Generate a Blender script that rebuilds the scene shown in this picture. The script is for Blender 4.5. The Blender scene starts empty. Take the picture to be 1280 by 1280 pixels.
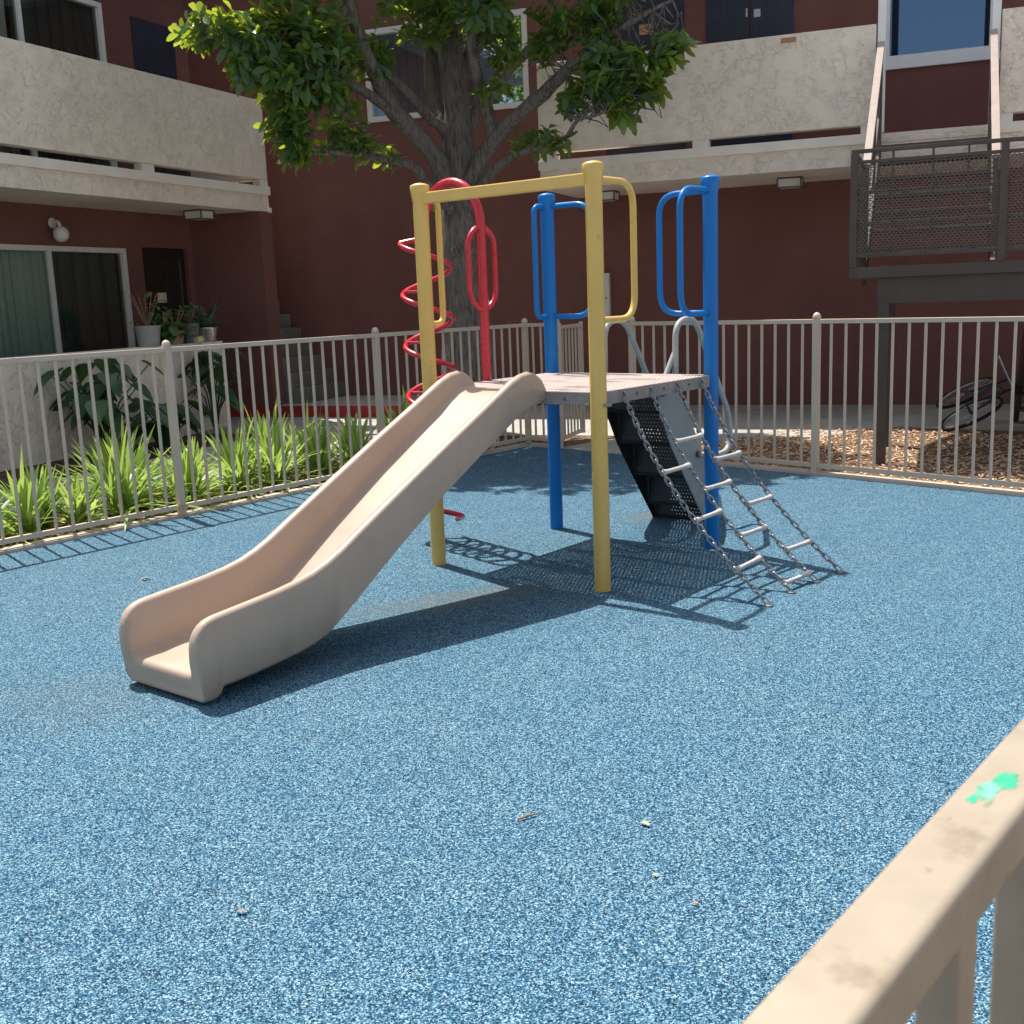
import bpy, math, random
from mathutils import Vector, Matrix, noise as mnoise
random.seed(7)
S = bpy.context.scene
col = S.collection
R = math.radians

# ------------------------------------------------------------------ mesh builder
class MB:
    def __init__(s): s.v = []; s.f = []
    def add(s, vs, fs):
        o = len(s.v); s.v += [tuple(p) for p in vs]; s.f += [tuple(i + o for i in f) for f in fs]
    def box(s, x0, x1, y0, y1, z0, z1, M=None):
        vs = [Vector(p) for p in ((x0,y0,z0),(x1,y0,z0),(x1,y1,z0),(x0,y1,z0),(x0,y0,z1),(x1,y0,z1),(x1,y1,z1),(x0,y1,z1))]
        if M: vs = [M @ p for p in vs]
        s.add(vs, [(0,3,2,1),(4,5,6,7),(0,1,5,4),(1,2,6,5),(2,3,7,6),(3,0,4,7)])
    def bar(s, a, b, w, h, up=(0,0,1)):          # rectangular bar from a to b
        a = Vector(a); b = Vector(b); d = (b - a).normalized(); u = Vector(up)
        x = d.cross(u).normalized(); y = x.cross(d).normalized()
        vs = []
        for p in (a, b):
            for i, j in ((-1,-1),(1,-1),(1,1),(-1,1)): vs.append(p + x * (i * w / 2) + y * (j * h / 2))
        s.add(vs, [(3,2,1,0),(4,5,6,7),(0,1,5,4),(1,2,6,5),(2,3,7,6),(3,0,4,7)])
    def prism(s, poly, z0, z1):                  # polygon in xy, counter-clockwise
        n = len(poly); vs = [(x,y,z0) for x,y in poly] + [(x,y,z1) for x,y in poly]
        s.add(vs, [tuple(range(n))[::-1], tuple(range(n, 2*n))] + [(i,(i+1)%n,n+(i+1)%n,n+i) for i in range(n)])
    def tube(s, pts, r, n=10, closed=False, cap=True):
        P = [Vector(p) for p in pts]; m = len(P)
        rr = r if isinstance(r, (list, tuple)) else [r] * m
        T = []
        for i in range(m):
            if closed: t = P[(i+1) % m] - P[i-1]
            else: t = P[min(i+1, m-1)] - P[max(i-1, 0)]
            T.append(t.normalized())
        ref = Vector((0,0,1)) if abs(T[0].z) < .9 else Vector((1,0,0))
        u = T[0].cross(ref).normalized(); vs = []
        for i in range(m):
            if i:
                u = (u - T[i] * u.dot(T[i])); u.normalize()
            w = T[i].cross(u)
            for k in range(n):
                a = 2 * math.pi * k / n
                vs.append(P[i] + (u * math.cos(a) + w * math.sin(a)) * rr[i])
        fs = []
        for i in range(m if closed else m - 1):
            j = (i + 1) % m
            for k in range(n):
                l = (k + 1) % n
                fs.append((i*n+k, i*n+l, j*n+l, j*n+k))
        if cap and not closed: fs += [tuple(range(n))[::-1], tuple(range((m-1)*n, m*n))]
        s.add(vs, fs)
    def lathe(s, prof, n=24, at=(0,0,0)):        # prof: (r, z) from bottom to top
        vs = []; fs = []; x0, y0, z0 = at; m = len(prof)
        for r, z in prof:
            for k in range(n):
                a = 2*math.pi*k/n; vs.append((x0 + r*math.cos(a), y0 + r*math.sin(a), z0 + z))
        for i in range(m-1):
            for k in range(n):
                l = (k+1) % n; fs.append((i*n+k, i*n+l, (i+1)*n+l, (i+1)*n+k))
        fs += [tuple(range(n))[::-1], tuple(range((m-1)*n, m*n))]
        s.add(vs, fs)
    def build(s, name, material, parent=None, smooth=False, bevel=0, angle=40):
        me = bpy.data.meshes.new(name); me.from_pydata(s.v, [], s.f); me.update()
        me.materials.append(material)
        if smooth:
            me.polygons.foreach_set('use_smooth', [True] * len(me.polygons))
            me.set_sharp_from_angle(angle=R(angle))
        o = bpy.data.objects.new(name, me); col.objects.link(o)
        if parent: o.parent = parent
        if bevel:
            b = o.modifiers.new('bevel', 'BEVEL'); b.width = bevel; b.segments = 2; b.limit_method = 'ANGLE'
        return o

def rounded(pts, r, n=6, closed=False):          # polyline with rounded corners
    P = [Vector(p) for p in pts]; out = []; m = len(P)
    for i in range(m):
        if not closed and i in (0, m-1): out.append(P[i]); continue
        a = P[i-1]; b = P[i]; c = P[(i+1) % m]
        d1 = (a-b); d2 = (c-b); k = min(r, d1.length*.48, d2.length*.48)
        p = b + d1.normalized()*k; q = b + d2.normalized()*k
        for j in range(n+1):
            t = j/n; out.append(p*(1-t)**2 + b*2*t*(1-t) + q*t*t)
    return out
def tag(o, label=None, cat=None, group=None, kind=None):
    if label: o['label'] = label
    if cat: o['category'] = cat
    if group: o['group'] = group
    if kind: o['kind'] = kind
    return o
def empty(name, loc=(0,0,0), rz=0, label=None, cat=None, group=None):
    o = bpy.data.objects.new(name, None); col.objects.link(o); o.location = loc; o.rotation_euler = (0,0,rz)
    o.empty_display_size = .1
    return tag(o, label, cat, group)
def copy_tree(o, parent=None):
    c = o.copy(); col.objects.link(c); c.parent = parent
    for ch in [x for x in bpy.data.objects if x.parent == o]: copy_tree(ch, c)
    return c

# ------------------------------------------------------------------ materials
class NT:
    def __init__(s, name):
        m = bpy.data.materials.new(name); m.use_nodes = True; s.m = m; s.t = m.node_tree; s.t.nodes.clear()
        s.out = s.n('ShaderNodeOutputMaterial')
    def n(s, typ, **kw):
        x = s.t.nodes.new(typ)
        for k, v in kw.items():
            if k.startswith('i_'):
                x.inputs[k[2:].replace('_', ' ')].default_value = v
            else: setattr(x, k, v)
        return x
    def l(s, a, b): s.t.links.new(a, b)
    def coord(s, scale=(1,1,1), which='Object'):
        c = s.n('ShaderNodeTexCoord'); mp = s.n('ShaderNodeMapping'); mp.inputs['Scale'].default_value = scale
        s.l(c.outputs[which], mp.inputs['Vector']); return mp.outputs['Vector']
    def noise(s, vec, scale, detail=4, rough=.55):
        x = s.n('ShaderNodeTexNoise'); x.inputs['Scale'].default_value = scale
        x.inputs['Detail'].default_value = detail; x.inputs['Roughness'].default_value = rough
        s.l(vec, x.inputs['Vector']); return x.outputs['Fac']
    def ramp(s, fac, stops, mode='LINEAR'):
        x = s.n('ShaderNodeValToRGB'); x.color_ramp.interpolation = mode; e = x.color_ramp.elements
        while len(e) < len(stops): e.new(.5)
        for k, (p, c) in enumerate(stops):
            e[k].position = p; e[k].color = (c, c, c, 1) if isinstance(c, (int, float)) else (*c, 1)
        s.l(fac, x.inputs['Fac']); return x.outputs['Color']
    def mix(s, fac, a, b, mode='MIX'):
        x = s.n('ShaderNodeMix', data_type='RGBA', blend_type=mode)
        for sock, val in ((x.inputs[0], fac), (x.inputs[6], a), (x.inputs[7], b)):
            if isinstance(val, (int, float)): sock.default_value = val
            elif isinstance(val, tuple): sock.default_value = (*val, 1)
            else: s.l(val, sock)
        return x.outputs[2]
    def math(s, op, a, b=0.):
        x = s.n('ShaderNodeMath', operation=op)
        for sock, val in ((x.inputs[0], a), (x.inputs[1], b)):
            if isinstance(val, (int, float)): sock.default_value = val
            else: s.l(val, sock)
        return x.outputs[0]
    def bump(s, h, strength, dist):
        x = s.n('ShaderNodeBump'); x.inputs['Strength'].default_value = strength; x.inputs['Distance'].default_value = dist
        s.l(h, x.inputs['Height']); return x.outputs['Normal']
    def pbr(s, base, rough=.6, spec=.4, metal=0, normal=None, coat=0):
        b = s.n('ShaderNodeBsdfPrincipled')
        for k, v in (('Base Color', base), ('Roughness', rough), ('Specular IOR Level', spec), ('Metallic', metal)):
            if isinstance(v, tuple): b.inputs[k].default_value = (*v, 1)
            elif isinstance(v, (int, float)): b.inputs[k].default_value = v
            else: s.l(v, b.inputs[k])
        if coat: b.inputs['Coat Weight'].default_value = coat; b.inputs['Coat Roughness'].default_value = .15
        if normal: s.l(normal, b.inputs['Normal'])
        return b.outputs[0]
    def done(s, sh): s.l(sh, s.out.inputs['Surface']); return s.m

def plain(name, c, rough=.55, spec=.4, metal=0, var=.12, scale=9., bump=.0, bscale=60., bdist=.002, coat=0, dirt=None):
    t = NT(name); v = t.coord()
    f = t.noise(v, scale, 5)
    lo = tuple(x*(1-var) for x in c); hi = tuple(min(1, x*(1+var)) for x in c)
    base = t.ramp(f, [(.3, lo), (.7, hi)])
    if dirt:
        g = t.noise(v, dirt[1], 6, .65); base = t.mix(t.ramp(g, [(dirt[2], 0.), (dirt[2]+.1, 1.)]), base, dirt[0])
    rr = t.ramp(t.noise(v, scale*2.3, 3), [(.3, max(.05, rough-.08)), (.7, min(1, rough+.08))])
    nrm = t.bump(t.noise(v, bscale, 4), bump, bdist) if bump else None
    return t.done(t.pbr(base, rr, spec, metal, nrm, coat))

def rubber():
    t = NT('blue_rubber_granules'); v = t.coord()
    w = t.n('ShaderNodeTexNoise'); w.inputs['Scale'].default_value = 90; w.inputs['Detail'].default_value = 2; t.l(v, w.inputs['Vector'])
    vm = t.n('ShaderNodeVectorMath', operation='MULTIPLY_ADD'); t.l(w.outputs['Color'], vm.inputs[0]); vm.inputs[1].default_value = (.008,.008,.008); t.l(v, vm.inputs[2])
    vo = t.n('ShaderNodeTexVoronoi'); vo.inputs['Scale'].default_value = 290; t.l(vm.outputs[0], vo.inputs['Vector'])
    sp = t.n('ShaderNodeSeparateColor'); t.l(vo.outputs['Color'], sp.inputs[0])
    grain = t.ramp(sp.outputs[0], [(0., (.003,.019,.040)), (.23, (.010,.050,.098)), (.45, (.032,.106,.178)), (.65, (.092,.198,.282)), (.83, (.235,.36,.42))], 'CONSTANT')
    big = t.noise(v, .8, 5, .6); med = t.noise(v, 5., 4)
    g2 = t.mix(t.ramp(big, [(.35, 0.), (.7, .55)]), grain, t.mix(1., grain, (.74,.95,1.04), 'MULTIPLY'))
    g3 = t.mix(t.ramp(med, [(.35, .0), (.75, .5)]), g2, t.mix(1., g2, (1.35,1.2,1.08), 'MULTIPLY'))
    # worn grey patches where feet land
    def patch(cx, cy, rx, ry, ang):
        m = t.n('ShaderNodeMapping', vector_type='TEXTURE'); m.inputs['Location'].default_value = (cx,cy,0); m.inputs['Rotation'].default_value = (0,0,ang); m.inputs['Scale'].default_value = (rx,ry,1)
        c = t.n('ShaderNodeTexCoord'); t.l(c.outputs['Object'], m.inputs['Vector'])
        ln = t.n('ShaderNodeVectorMath', operation='LENGTH'); t.l(m.outputs[0], ln.inputs[0])
        d = t.math('ADD', ln.outputs['Value'], t.math('MULTIPLY', t.math('SUBTRACT', t.noise(v, 4.5, 5, .65), .5), 1.1))
        return t.ramp(d, [(.35, .62), (1.0, 0.)])
    p = t.math('MAXIMUM', patch(-.25,5.55,.75,.22,R(24)), patch(.95,7.5,.3,.2,R(30)))
    p = t.math('MAXIMUM', p, t.math('MULTIPLY', patch(-1.75,4.25,.55,.4,R(-39)), .35))
    grey = t.mix(1., t.mix(.75, grain, (.10,.11,.11)), (1.1,1.02,.92), 'MULTIPLY')
    base = t.mix(p, g3, grey)
    nrm = t.bump(vo.outputs['Distance'], .35, .003)
    return t.done(t.pbr(base, .8, .15, 0, nrm))

def stucco(name, c, trowel=True):
    t = NT(name); v = t.coord()
    a = t.noise(v, 1.1, 6, .6)
    base = t.ramp(a, [(.3, tuple(x*.9 for x in c)), (.7, tuple(x*1.06 for x in c))])
    if trowel:                                   # knock-down trowel texture
        w = t.n('ShaderNodeTexNoise'); w.inputs['Scale'].default_value = 6.; w.inputs['Detail'].default_value = 10; w.inputs['Roughness'].default_value = .66; w.inputs['Distortion'].default_value = .25; t.l(v, w.inputs['Vector'])
        h = t.ramp(w.outputs['Fac'], [(.44, 0.), (.475, .6), (.50, .62), (.56, 1.)])
        base = t.mix(t.ramp(w.outputs['Fac'], [(.43, 0.), (.455, .05), (.475, 0.)]), base, tuple(x*.62 for x in c))
        base = t.mix(t.ramp(w.outputs['Fac'], [(.46, 0.), (.58, .14)]), base, tuple(min(1,x*1.14) for x in c))
        nrm = t.bump(h, .85, .0095)
        fine = t.noise(v, 120, 3); n2 = t.n('ShaderNodeBump'); n2.inputs['Strength'].default_value = .2; n2.inputs['Distance'].default_value = .003
        t.l(fine, n2.inputs['Height']); t.l(nrm, n2.inputs['Normal']); nrm = n2.outputs[0]
    else:
        st = t.coord((1, 1, .8)); s_ = t.noise(st, .9, 6, .65)
        base = t.mix(t.ramp(s_, [(.42, 0.), (.72, .6)]), base, tuple(x*.68 for x in c))
        nrm = t.bump(t.noise(v, 42, 6, .75), .8, .012)
    return t.done(t.pbr(base, .9, .2, 0, nrm))

def perforated(name, c, pitch, rad, axes='xy', rough=.6, stain=None, slot=(1,1), metal=0.):
    t = NT(name); cc = t.n('ShaderNodeTexCoord'); sp = t.n('ShaderNodeSeparateXYZ'); t.l(cc.outputs['Object'], sp.inputs[0])
    A = sp.outputs['XYZ'.index(axes[0].upper())]; B = sp.outputs['XYZ'.index(axes[1].upper())]
    pa, pb = pitch*slot[0], pitch*slot[1]
    row = t.math('FLOOR', t.math('DIVIDE', B, pb))
    sh = t.math('MULTIPLY', t.math('FLOORED_MODULO', row, 2.), .5)
    fa = t.math('SUBTRACT', t.math('FRACT', t.math('ADD', t.math('DIVIDE', A, pa), sh)), .5)
    fb = t.math('SUBTRACT', t.math('FRACT', t.math('DIVIDE', B, pb)), .5)
    d = t.math('SQRT', t.math('ADD', t.math('POWER', fa, 2.), t.math('POWER', fb, 2.)))
    hole = t.math('LESS_THAN', d, rad)
    v = t.coord(); f = t.noise(v, 7, 5)
    base = t.ramp(f, [(.3, tuple(x*.88 for x in c)), (.7, tuple(x*1.08 for x in c))])
    if stain:
        g = t.noise(t.coord((1.3, 2.6, 1)), 3.2, 6, .7); base = t.mix(t.ramp(g, [(.53, 0.), (.62, .75)]), base, stain)
    b = t.pbr(base, rough, .4, metal); tr = t.n('ShaderNodeBsdfTransparent'); mx = t.n('ShaderNodeMixShader')
    t.l(hole, mx.inputs[0]); t.l(b, mx.inputs[1]); t.l(tr.outputs[0], mx.inputs[2])
    return t.done(mx.outputs[0])

def leafmat(name, dark, light, trans, tw=.4, rough=.35):
    t = NT(name); at = t.n('ShaderNodeAttribute', attribute_name='tint')
    base = t.mix(at.outputs['Fac'], dark, light); tc = t.mix(at.outputs['Fac'], tuple(x*.75 for x in trans), trans)
    b = t.pbr(base, rough, .5); tr = t.n('ShaderNodeBsdfTranslucent'); t.l(tc, tr.inputs['Color'])
    mx = t.n('ShaderNodeMixShader'); mx.inputs[0].default_value = tw; t.l(b, mx.inputs[1]); t.l(tr.outputs[0], mx.inputs[2])
    return t.done(mx.outputs[0])

def glassmat(name, tint=(.75,.82,.8), refl=.12, gl=(1,1,1)):
    t = NT(name); g = t.n('ShaderNodeBsdfGlossy'); g.inputs['Roughness'].default_value = .015; g.inputs['Color'].default_value = (*gl, 1)
    tr = t.n('ShaderNodeBsdfTransparent'); tr.inputs['Color'].default_value = (*tint, 1)
    fr = t.n('ShaderNodeLayerWeight'); fr.inputs['Blend'].default_value = .35
    f = t.math('ADD', fr.outputs['Fresnel'], refl)
    mx = t.n('ShaderNodeMixShader'); t.l(f, mx.inputs[0]); t.l(tr.outputs[0], mx.inputs[1]); t.l(g.outputs[0], mx.inputs[2])
    return t.done(mx.outputs[0])

def concrete(name, c, crack=True):
    t = NT(name); v = t.coord()
    base = t.ramp(t.noise(v, 2.2, 6, .65), [(.3, tuple(x*.78 for x in c)), (.7, tuple(x*1.1 for x in c))])
    base = t.mix(t.ramp(t.noise(v, 45, 3), [(.45, 0.), (.75, .3)]), base, tuple(x*.55 for x in c))
    return t.done(t.pbr(base, .85, .25, 0, t.bump(t.noise(v, 90, 4), .3, .004)))

def mulch(name, cs):
    t = NT(name); v = t.coord((1, 2.4, 1))
    w = t.n('ShaderNodeTexNoise'); w.inputs['Scale'].default_value = 12; t.l(v, w.inputs['Vector'])
    vm = t.n('ShaderNodeVectorMath', operation='MULTIPLY_ADD'); t.l(w.outputs['Color'], vm.inputs[0]); vm.inputs[1].default_value = (.16,.16,.16); t.l(v, vm.inputs[2])
    vo = t.n('ShaderNodeTexVoronoi'); vo.inputs['Scale'].default_value = 26; t.l(vm.outputs[0], vo.inputs['Vector'])
    sp = t.n('ShaderNodeSeparateColor'); t.l(vo.outputs['Color'], sp.inputs[0])
    base = t.ramp(sp.outputs[0], cs, 'CONSTANT')
    base = t.mix(t.ramp(vo.outputs['Distance'], [(.35, 0.), (.8, .6)]), base, (.05,.03,.02))  # gaps between pieces darkened in the colour, as crevice shade
    return t.done(t.pbr(base, .9, .2, 0, t.bump(vo.outputs['Distance'], 1., -.03)))

def bark():
    t = NT('grey_bark'); v = t.coord((1, 1, .16))
    w = t.n('ShaderNodeTexNoise'); w.inputs['Scale'].default_value = 38; w.inputs['Detail'].default_value = 8; w.inputs['Distortion'].default_value = .3; t.l(v, w.inputs['Vector'])
    base = t.ramp(w.outputs['Fac'], [(.34, (.075,.062,.055)), (.5, (.145,.122,.108)), (.66, (.20,.175,.155))])
    base = t.mix(t.ramp(t.noise(t.coord(), 3, 4), [(.4, 0.), (.7, .5)]), base, (.16,.15,.14))
    return t.done(t.pbr(base, .92, .15, 0, t.bump(w.outputs['Fac'], .9, .014)))

def blinds(name, c, n, axis):
    t = NT(name); cc = t.n('ShaderNodeTexCoord'); sp = t.n('ShaderNodeSeparateXYZ'); t.l(cc.outputs['Object'], sp.inputs[0])
    f = t.math('FRACT', t.math('MULTIPLY', sp.outputs[axis], n))
    base = t.ramp(f, [(0., tuple(x*.45 for x in c)), (.15, c), (.85, tuple(x*.85 for x in c)), (1., tuple(x*.5 for x in c))])
    return t.done(t.pbr(base, .7, .3, 0, t.bump(f, .5, .01)))

M = {}
M['rubber'] = rubber()
M['cream_stucco'] = stucco('cream_trowelled_stucco', (.86,.75,.64))
M['trim'] = plain('cream_trim_paint', (.82,.75,.665), .7, .3, var=.06, scale=3)
M['maroon'] = stucco('maroon_stucco', (.202,.089,.077), False)
M['yellow'] = plain('yellow_gloss_paint', (.68,.44,.11), .34, .5, var=.05, scale=5, coat=.25, dirt=((.42,.33,.13), 7, .66))
M['blue'] = plain('blue_gloss_paint', (.0,.155,.48), .36, .3, var=.05, scale=2.5, coat=.08)
M['red'] = plain('red_gloss_paint', (.50,.006,.02), .27, .5, var=.06, scale=5, coat=.4)
M['slide'] = plain('beige_moulded_plastic', (.43,.325,.25), .42, .4, var=.05, scale=2.5, bump=.08, bscale=160, bdist=.001, dirt=((.37,.28,.215), 3.4, .585))
M['deck'] = perforated('pinkish_coated_perforated_deck', (.42,.345,.315), .024, .18, 'xy', .6, (.16,.11,.10))
M['deckrim'] = plain('worn_grey_deck_edge', (.27,.235,.215), .6, .35, var=.16, scale=14, dirt=((.16,.13,.12), 18, .64))
M['blackperf'] = perforated('black_perforated_steel', (.018,.02,.026), .023, .125, 'xz', .45)
M['blackperf_top'] = perforated('black_perforated_tread', (.018,.02,.026), .023, .22, 'xy', .45)
M['grey'] = plain('grey_coated_steel', (.36,.37,.355), .42, .45, var=.08, scale=8)
M['greyplate'] = plain('grey_enamel_plate', (.27,.28,.275), .5, .4, var=.08, scale=5)
M['rung'] = plain('pale_grey_rung_coating', (.50,.46,.44), .55, .4, var=.1, scale=20)
M['chain'] = plain('galvanised_chain', (.30,.30,.31), .38, .5, metal=.8, var=.2, scale=60)
M['bolt'] = plain('dull_bolt_steel', (.18,.17,.16), .45, .5, metal=.7)
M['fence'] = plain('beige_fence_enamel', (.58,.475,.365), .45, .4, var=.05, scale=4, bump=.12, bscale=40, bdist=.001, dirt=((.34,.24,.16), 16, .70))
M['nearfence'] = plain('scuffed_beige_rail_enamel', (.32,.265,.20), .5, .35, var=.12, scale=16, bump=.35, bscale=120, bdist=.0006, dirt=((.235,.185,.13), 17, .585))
M['green'] = plain('green_paint_chip', (.035,.36,.19), .5, .4, var=.25, scale=90)
M['green2'] = plain('faded_green_paint', (.13,.38,.26), .55, .4, var=.45, scale=160)
M['green3'] = plain('thin_green_paint', (.21,.30,.19), .55, .4, var=.3, scale=120)
M['scuff'] = plain('rail_scuff', (.285,.218,.15), .6, .3, var=.2, scale=90)
M['concrete'] = concrete('grey_concrete', (.42,.40,.365))
M['curb'] = concrete('pale_curb_concrete', (.55,.475,.40))
M['redcurb'] = plain('red_curb_paint', (.36,.035,.035), .7, .3, var=.2, scale=6)
M['paving'] = concrete('pale_bounce_paving', (.50,.475,.43))  # base ground made pale to bounce light onto the shaded walls
M['soil'] = mulch('brown_soil_litter', [(0., (.07,.045,.03)), (.35, (.16,.10,.065)), (.62, (.27,.17,.11)), (.85, (.38,.27,.18))])
M['chips'] = mulch('wood_chip_mulch', [(0., (.20,.11,.065)), (.3, (.36,.21,.13)), (.6, (.48,.31,.20)), (.85, (.62,.46,.33))])
M['chip'] = plain('loose_wood_chip', (.62,.43,.28), .85, .2, var=.4, scale=5)
M['bark'] = bark()
M['leaf'] = leafmat('magnolia_leaf', (.026,.080,.042), (.07,.165,.05), (.60,.72,.06), .44, .26)
M['strap'] = leafmat('strap_leaf', (.11,.21,.05), (.29,.45,.10), (.54,.70,.15), .42, .4)
M['strap_dead'] = leafmat('dead_strap_leaf', (.30,.22,.11), (.50,.40,.22), (.5,.4,.2), .2, .7)
M['bigleaf'] = leafmat('elephant_ear_leaf', (.03,.085,.05), (.06,.14,.06), (.16,.3,.06), .25, .4)
M['potleaf'] = leafmat('pot_plant_leaf', (.03,.10,.03), (.09,.2,.05), (.2,.4,.06), .3, .4)
M['agave'] = leafmat('blue_grey_agave_leaf', (.06,.12,.10), (.12,.19,.15), (.15,.25,.15), .12, .45)
M['darkdoor'] = plain('dark_brown_door', (.022,.014,.014), .5, .4, var=.2, scale=5)
M['navydoor'] = plain('dark_navy_door', (.022,.026,.05), .5, .4, var=.15, scale=4)
M['frame'] = plain('pale_aluminium_frame', (.66,.64,.60), .45, .4, var=.04)
M['whiteframe'] = plain('white_vinyl_frame', (.78,.78,.77), .4, .4, var=.03)
M['glass'] = glassmat('window_glass', refl=.05)
M['glass_sky'] = glassmat('reflective_window_glass', (.6,.66,.68), .55, (.6,.8,1.))
M['glass_dark'] = glassmat('sky_tinted_window_glass', (.30,.38,.44), .34, (.22,.36,.58))  # blue gloss colour stands in for deep blue sky in the reflection
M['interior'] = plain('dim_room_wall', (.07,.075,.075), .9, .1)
M['blinds'] = blinds('vertical_blinds', (.55,.64,.57), 9, 0)
M['dark_curtain'] = blinds('dark_curtain', (.10,.12,.125), 5, 0)
M['green_curtain'] = blinds('dim_green_curtain', (.11,.15,.125), 4, 0)
M['curtain'] = blinds('grey_curtain', (.62,.62,.61), 7, 0)
M['brown'] = plain('dark_brown_steel', (.072,.053,.045), .5, .4, var=.15, scale=6, dirt=((.12,.09,.08), 9, .66))
M['brownmesh'] = perforated('brown_expanded_mesh', (.105,.078,.068), .020, .40, 'xz', .5, slot=(1.7,1))
M['brownmesh_side'] = perforated('brown_expanded_mesh_side', (.105,.078,.068), .020, .40, 'yz', .5, slot=(1.7,1))
M['railcap'] = plain('pale_handrail_cap', (.36,.29,.25), .6, .3, var=.08)
M['lampwhite'] = plain('frosted_lamp_glass', (.72,.70,.66), .35, .5, var=.03)
M['lampframe'] = plain('dark_lamp_frame', (.10,.085,.075), .5, .4)
M['card'] = plain('cream_card', (.60,.55,.42), .7, .2, var=.05)
M['tan'] = plain('tan_sticker', (.42,.24,.14), .7, .2, var=.08)
M['whitebox'] = plain('white_enamel_box', (.70,.68,.66), .45, .4, var=.04)
M['ink'] = plain('black_ink', (.015,.015,.015), .6, .2)
M['stairconc'] = concrete('gap_shaded_concrete', (.20,.19,.17))  # shade of the gap between the buildings is put into this darker grey
M['potwhite'] = plain('white_ceramic', (.36,.35,.34), .4, .45, var=.1)
M['potsilver'] = plain('silver_pot', (.60,.58,.54), .3, .5, metal=.75, var=.12)
M['potgrey'] = plain('blue_grey_pot', (.16,.19,.21), .5, .4)
M['terracotta'] = plain('clay_pot', (.35,.25,.18), .75, .25, var=.15)
M['flower'] = plain('cream_flower', (.72,.62,.36), .6, .2)
M['tyre'] = plain('bicycle_rubber', (.02,.02,.022), .8, .2)
M['alloy'] = plain('bicycle_alloy', (.42,.43,.44), .35, .5, metal=.7)
M['bikeframe'] = plain('dark_bicycle_paint', (.02,.025,.05), .4, .5)
M['dryleaf'] = plain('dry_leaf', (.62,.50,.20), .7, .2, var=.2)
M['twig'] = plain('brown_twig', (.30,.17,.13), .8, .2, var=.2)
M['roof'] = plain('grey_roof_deck', (.32,.30,.28), .9, .15)

# ------------------------------------------------------------------ frames of reference (metres, camera at 0,0,1.5)
def V2(ang): return Vector((math.cos(R(ang)), math.sin(R(ang))))
P3 = Vector((.201, 11.497)); D1 = V2(51.32); D2 = V2(-48.04)
PS = (-.435, 6.325, 0.); PSROT = R(-39.232)
LB = (-3.192, 15.518, 0.); LROT = R(67.08)       # left building: local x runs away from us, y into the building
RB = (4.222, 14.185, 0.); RROT = R(-21.2)        # right building: local x runs to the right, y into the building
LM = Matrix.Translation(LB) @ Matrix.Rotation(LROT, 4, 'Z')
RM = Matrix.Translation(RB) @ Matrix.Rotation(RROT, 4, 'Z')
def lw(x, y, z=0): return LM @ Vector((x, y, z))
def rw(x, y, z=0): return RM @ Vector((x, y, z))
def left_line(s): p = P3 - D1 * s; return p      # along the left fence, s metres before the far corner
def right_line(s): p = P3 + D2 * s; return p
NR = Vector((.0865, .3445)); DN = V2(50.4)       # near fence centre line
def near_line(s): return NR + DN * s
# corner of near fence and right fence
den = DN.x * -D2.y - DN.y * -D2.x
dd = P3 - NR
s_near = (dd.x * -D2.y - dd.y * -D2.x) / den
CORNER = near_line(s_near); s_right = (CORNER - P3).dot(D2)

# ------------------------------------------------------------------ ground
def sheet(name, poly, z, m, kind='structure', thick=None):
    b = MB()
    if thick: b.prism(poly, z - thick, z)
    else: b.add([(x, y, z) for x, y in poly], [tuple(range(len(poly)))])
    return tag(b.build(name, m), kind=kind)
sheet('ground', [(-90,-90),(90,-90),(90,90),(-90,90)], -.012, M['paving'])
A = left_line(16.5); B = near_line(-4.5)
sheet('rubber_play_surface', [tuple(A), tuple(B), tuple(CORNER), tuple(P3)], 0., M['rubber'])
nl = Vector((-D1.y, D1.x)); nr = Vector((-D2.y, D2.x))        # outward from the playground
def strip(name, a, b, n, w0, w1, z, m, thick):
    p = [a + n*w0, b + n*w0, b + n*w1, a + n*w1]
    ar = sum(p[i].x*p[(i+1)%4].y - p[(i+1)%4].x*p[i].y for i in range(4))
    if ar < 0: p.reverse()
    return sheet(name, [tuple(q) for q in p], z, m, thick=thick)
strip('fence_curb', left_line(16.5), P3 + nl*0, nl, -.05, .07, .022, M['curb'], .05)
strip('fence_curb', right_line(.0), right_line(.44), nr, -.05, .07, .022, M['curb'], .05)
strip('fence_curb', right_line(1.5), right_line(s_right), nr, -.05, .07, .022, M['curb'], .05)
strip('gate_path', right_line(.44), right_line(1.5), nr, .0, 2.6, .006, M['concrete'], .02)
strip('planting_and_added_bed', left_line(16), left_line(-4.), nl, .07, 1.15, .0, M['soil'], .01)
strip('planting_and_added_bed', left_line(16), left_line(-4.), nl, 2.2, 5.2, -.004, M['soil'], .008)
sheet('planting_and_added_bed', [tuple(near_line(-6)-Vector((-DN.y,DN.x))*.05), tuple(near_line(-6)-Vector((-DN.y,DN.x))*2.6), tuple(near_line(s_near)-Vector((-DN.y,DN.x))*2.6), tuple(near_line(s_near)-Vector((-DN.y,DN.x))*.05)], -.002, M['soil'])  # unseen dark soil, added to cut light bounced onto the near rail
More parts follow.
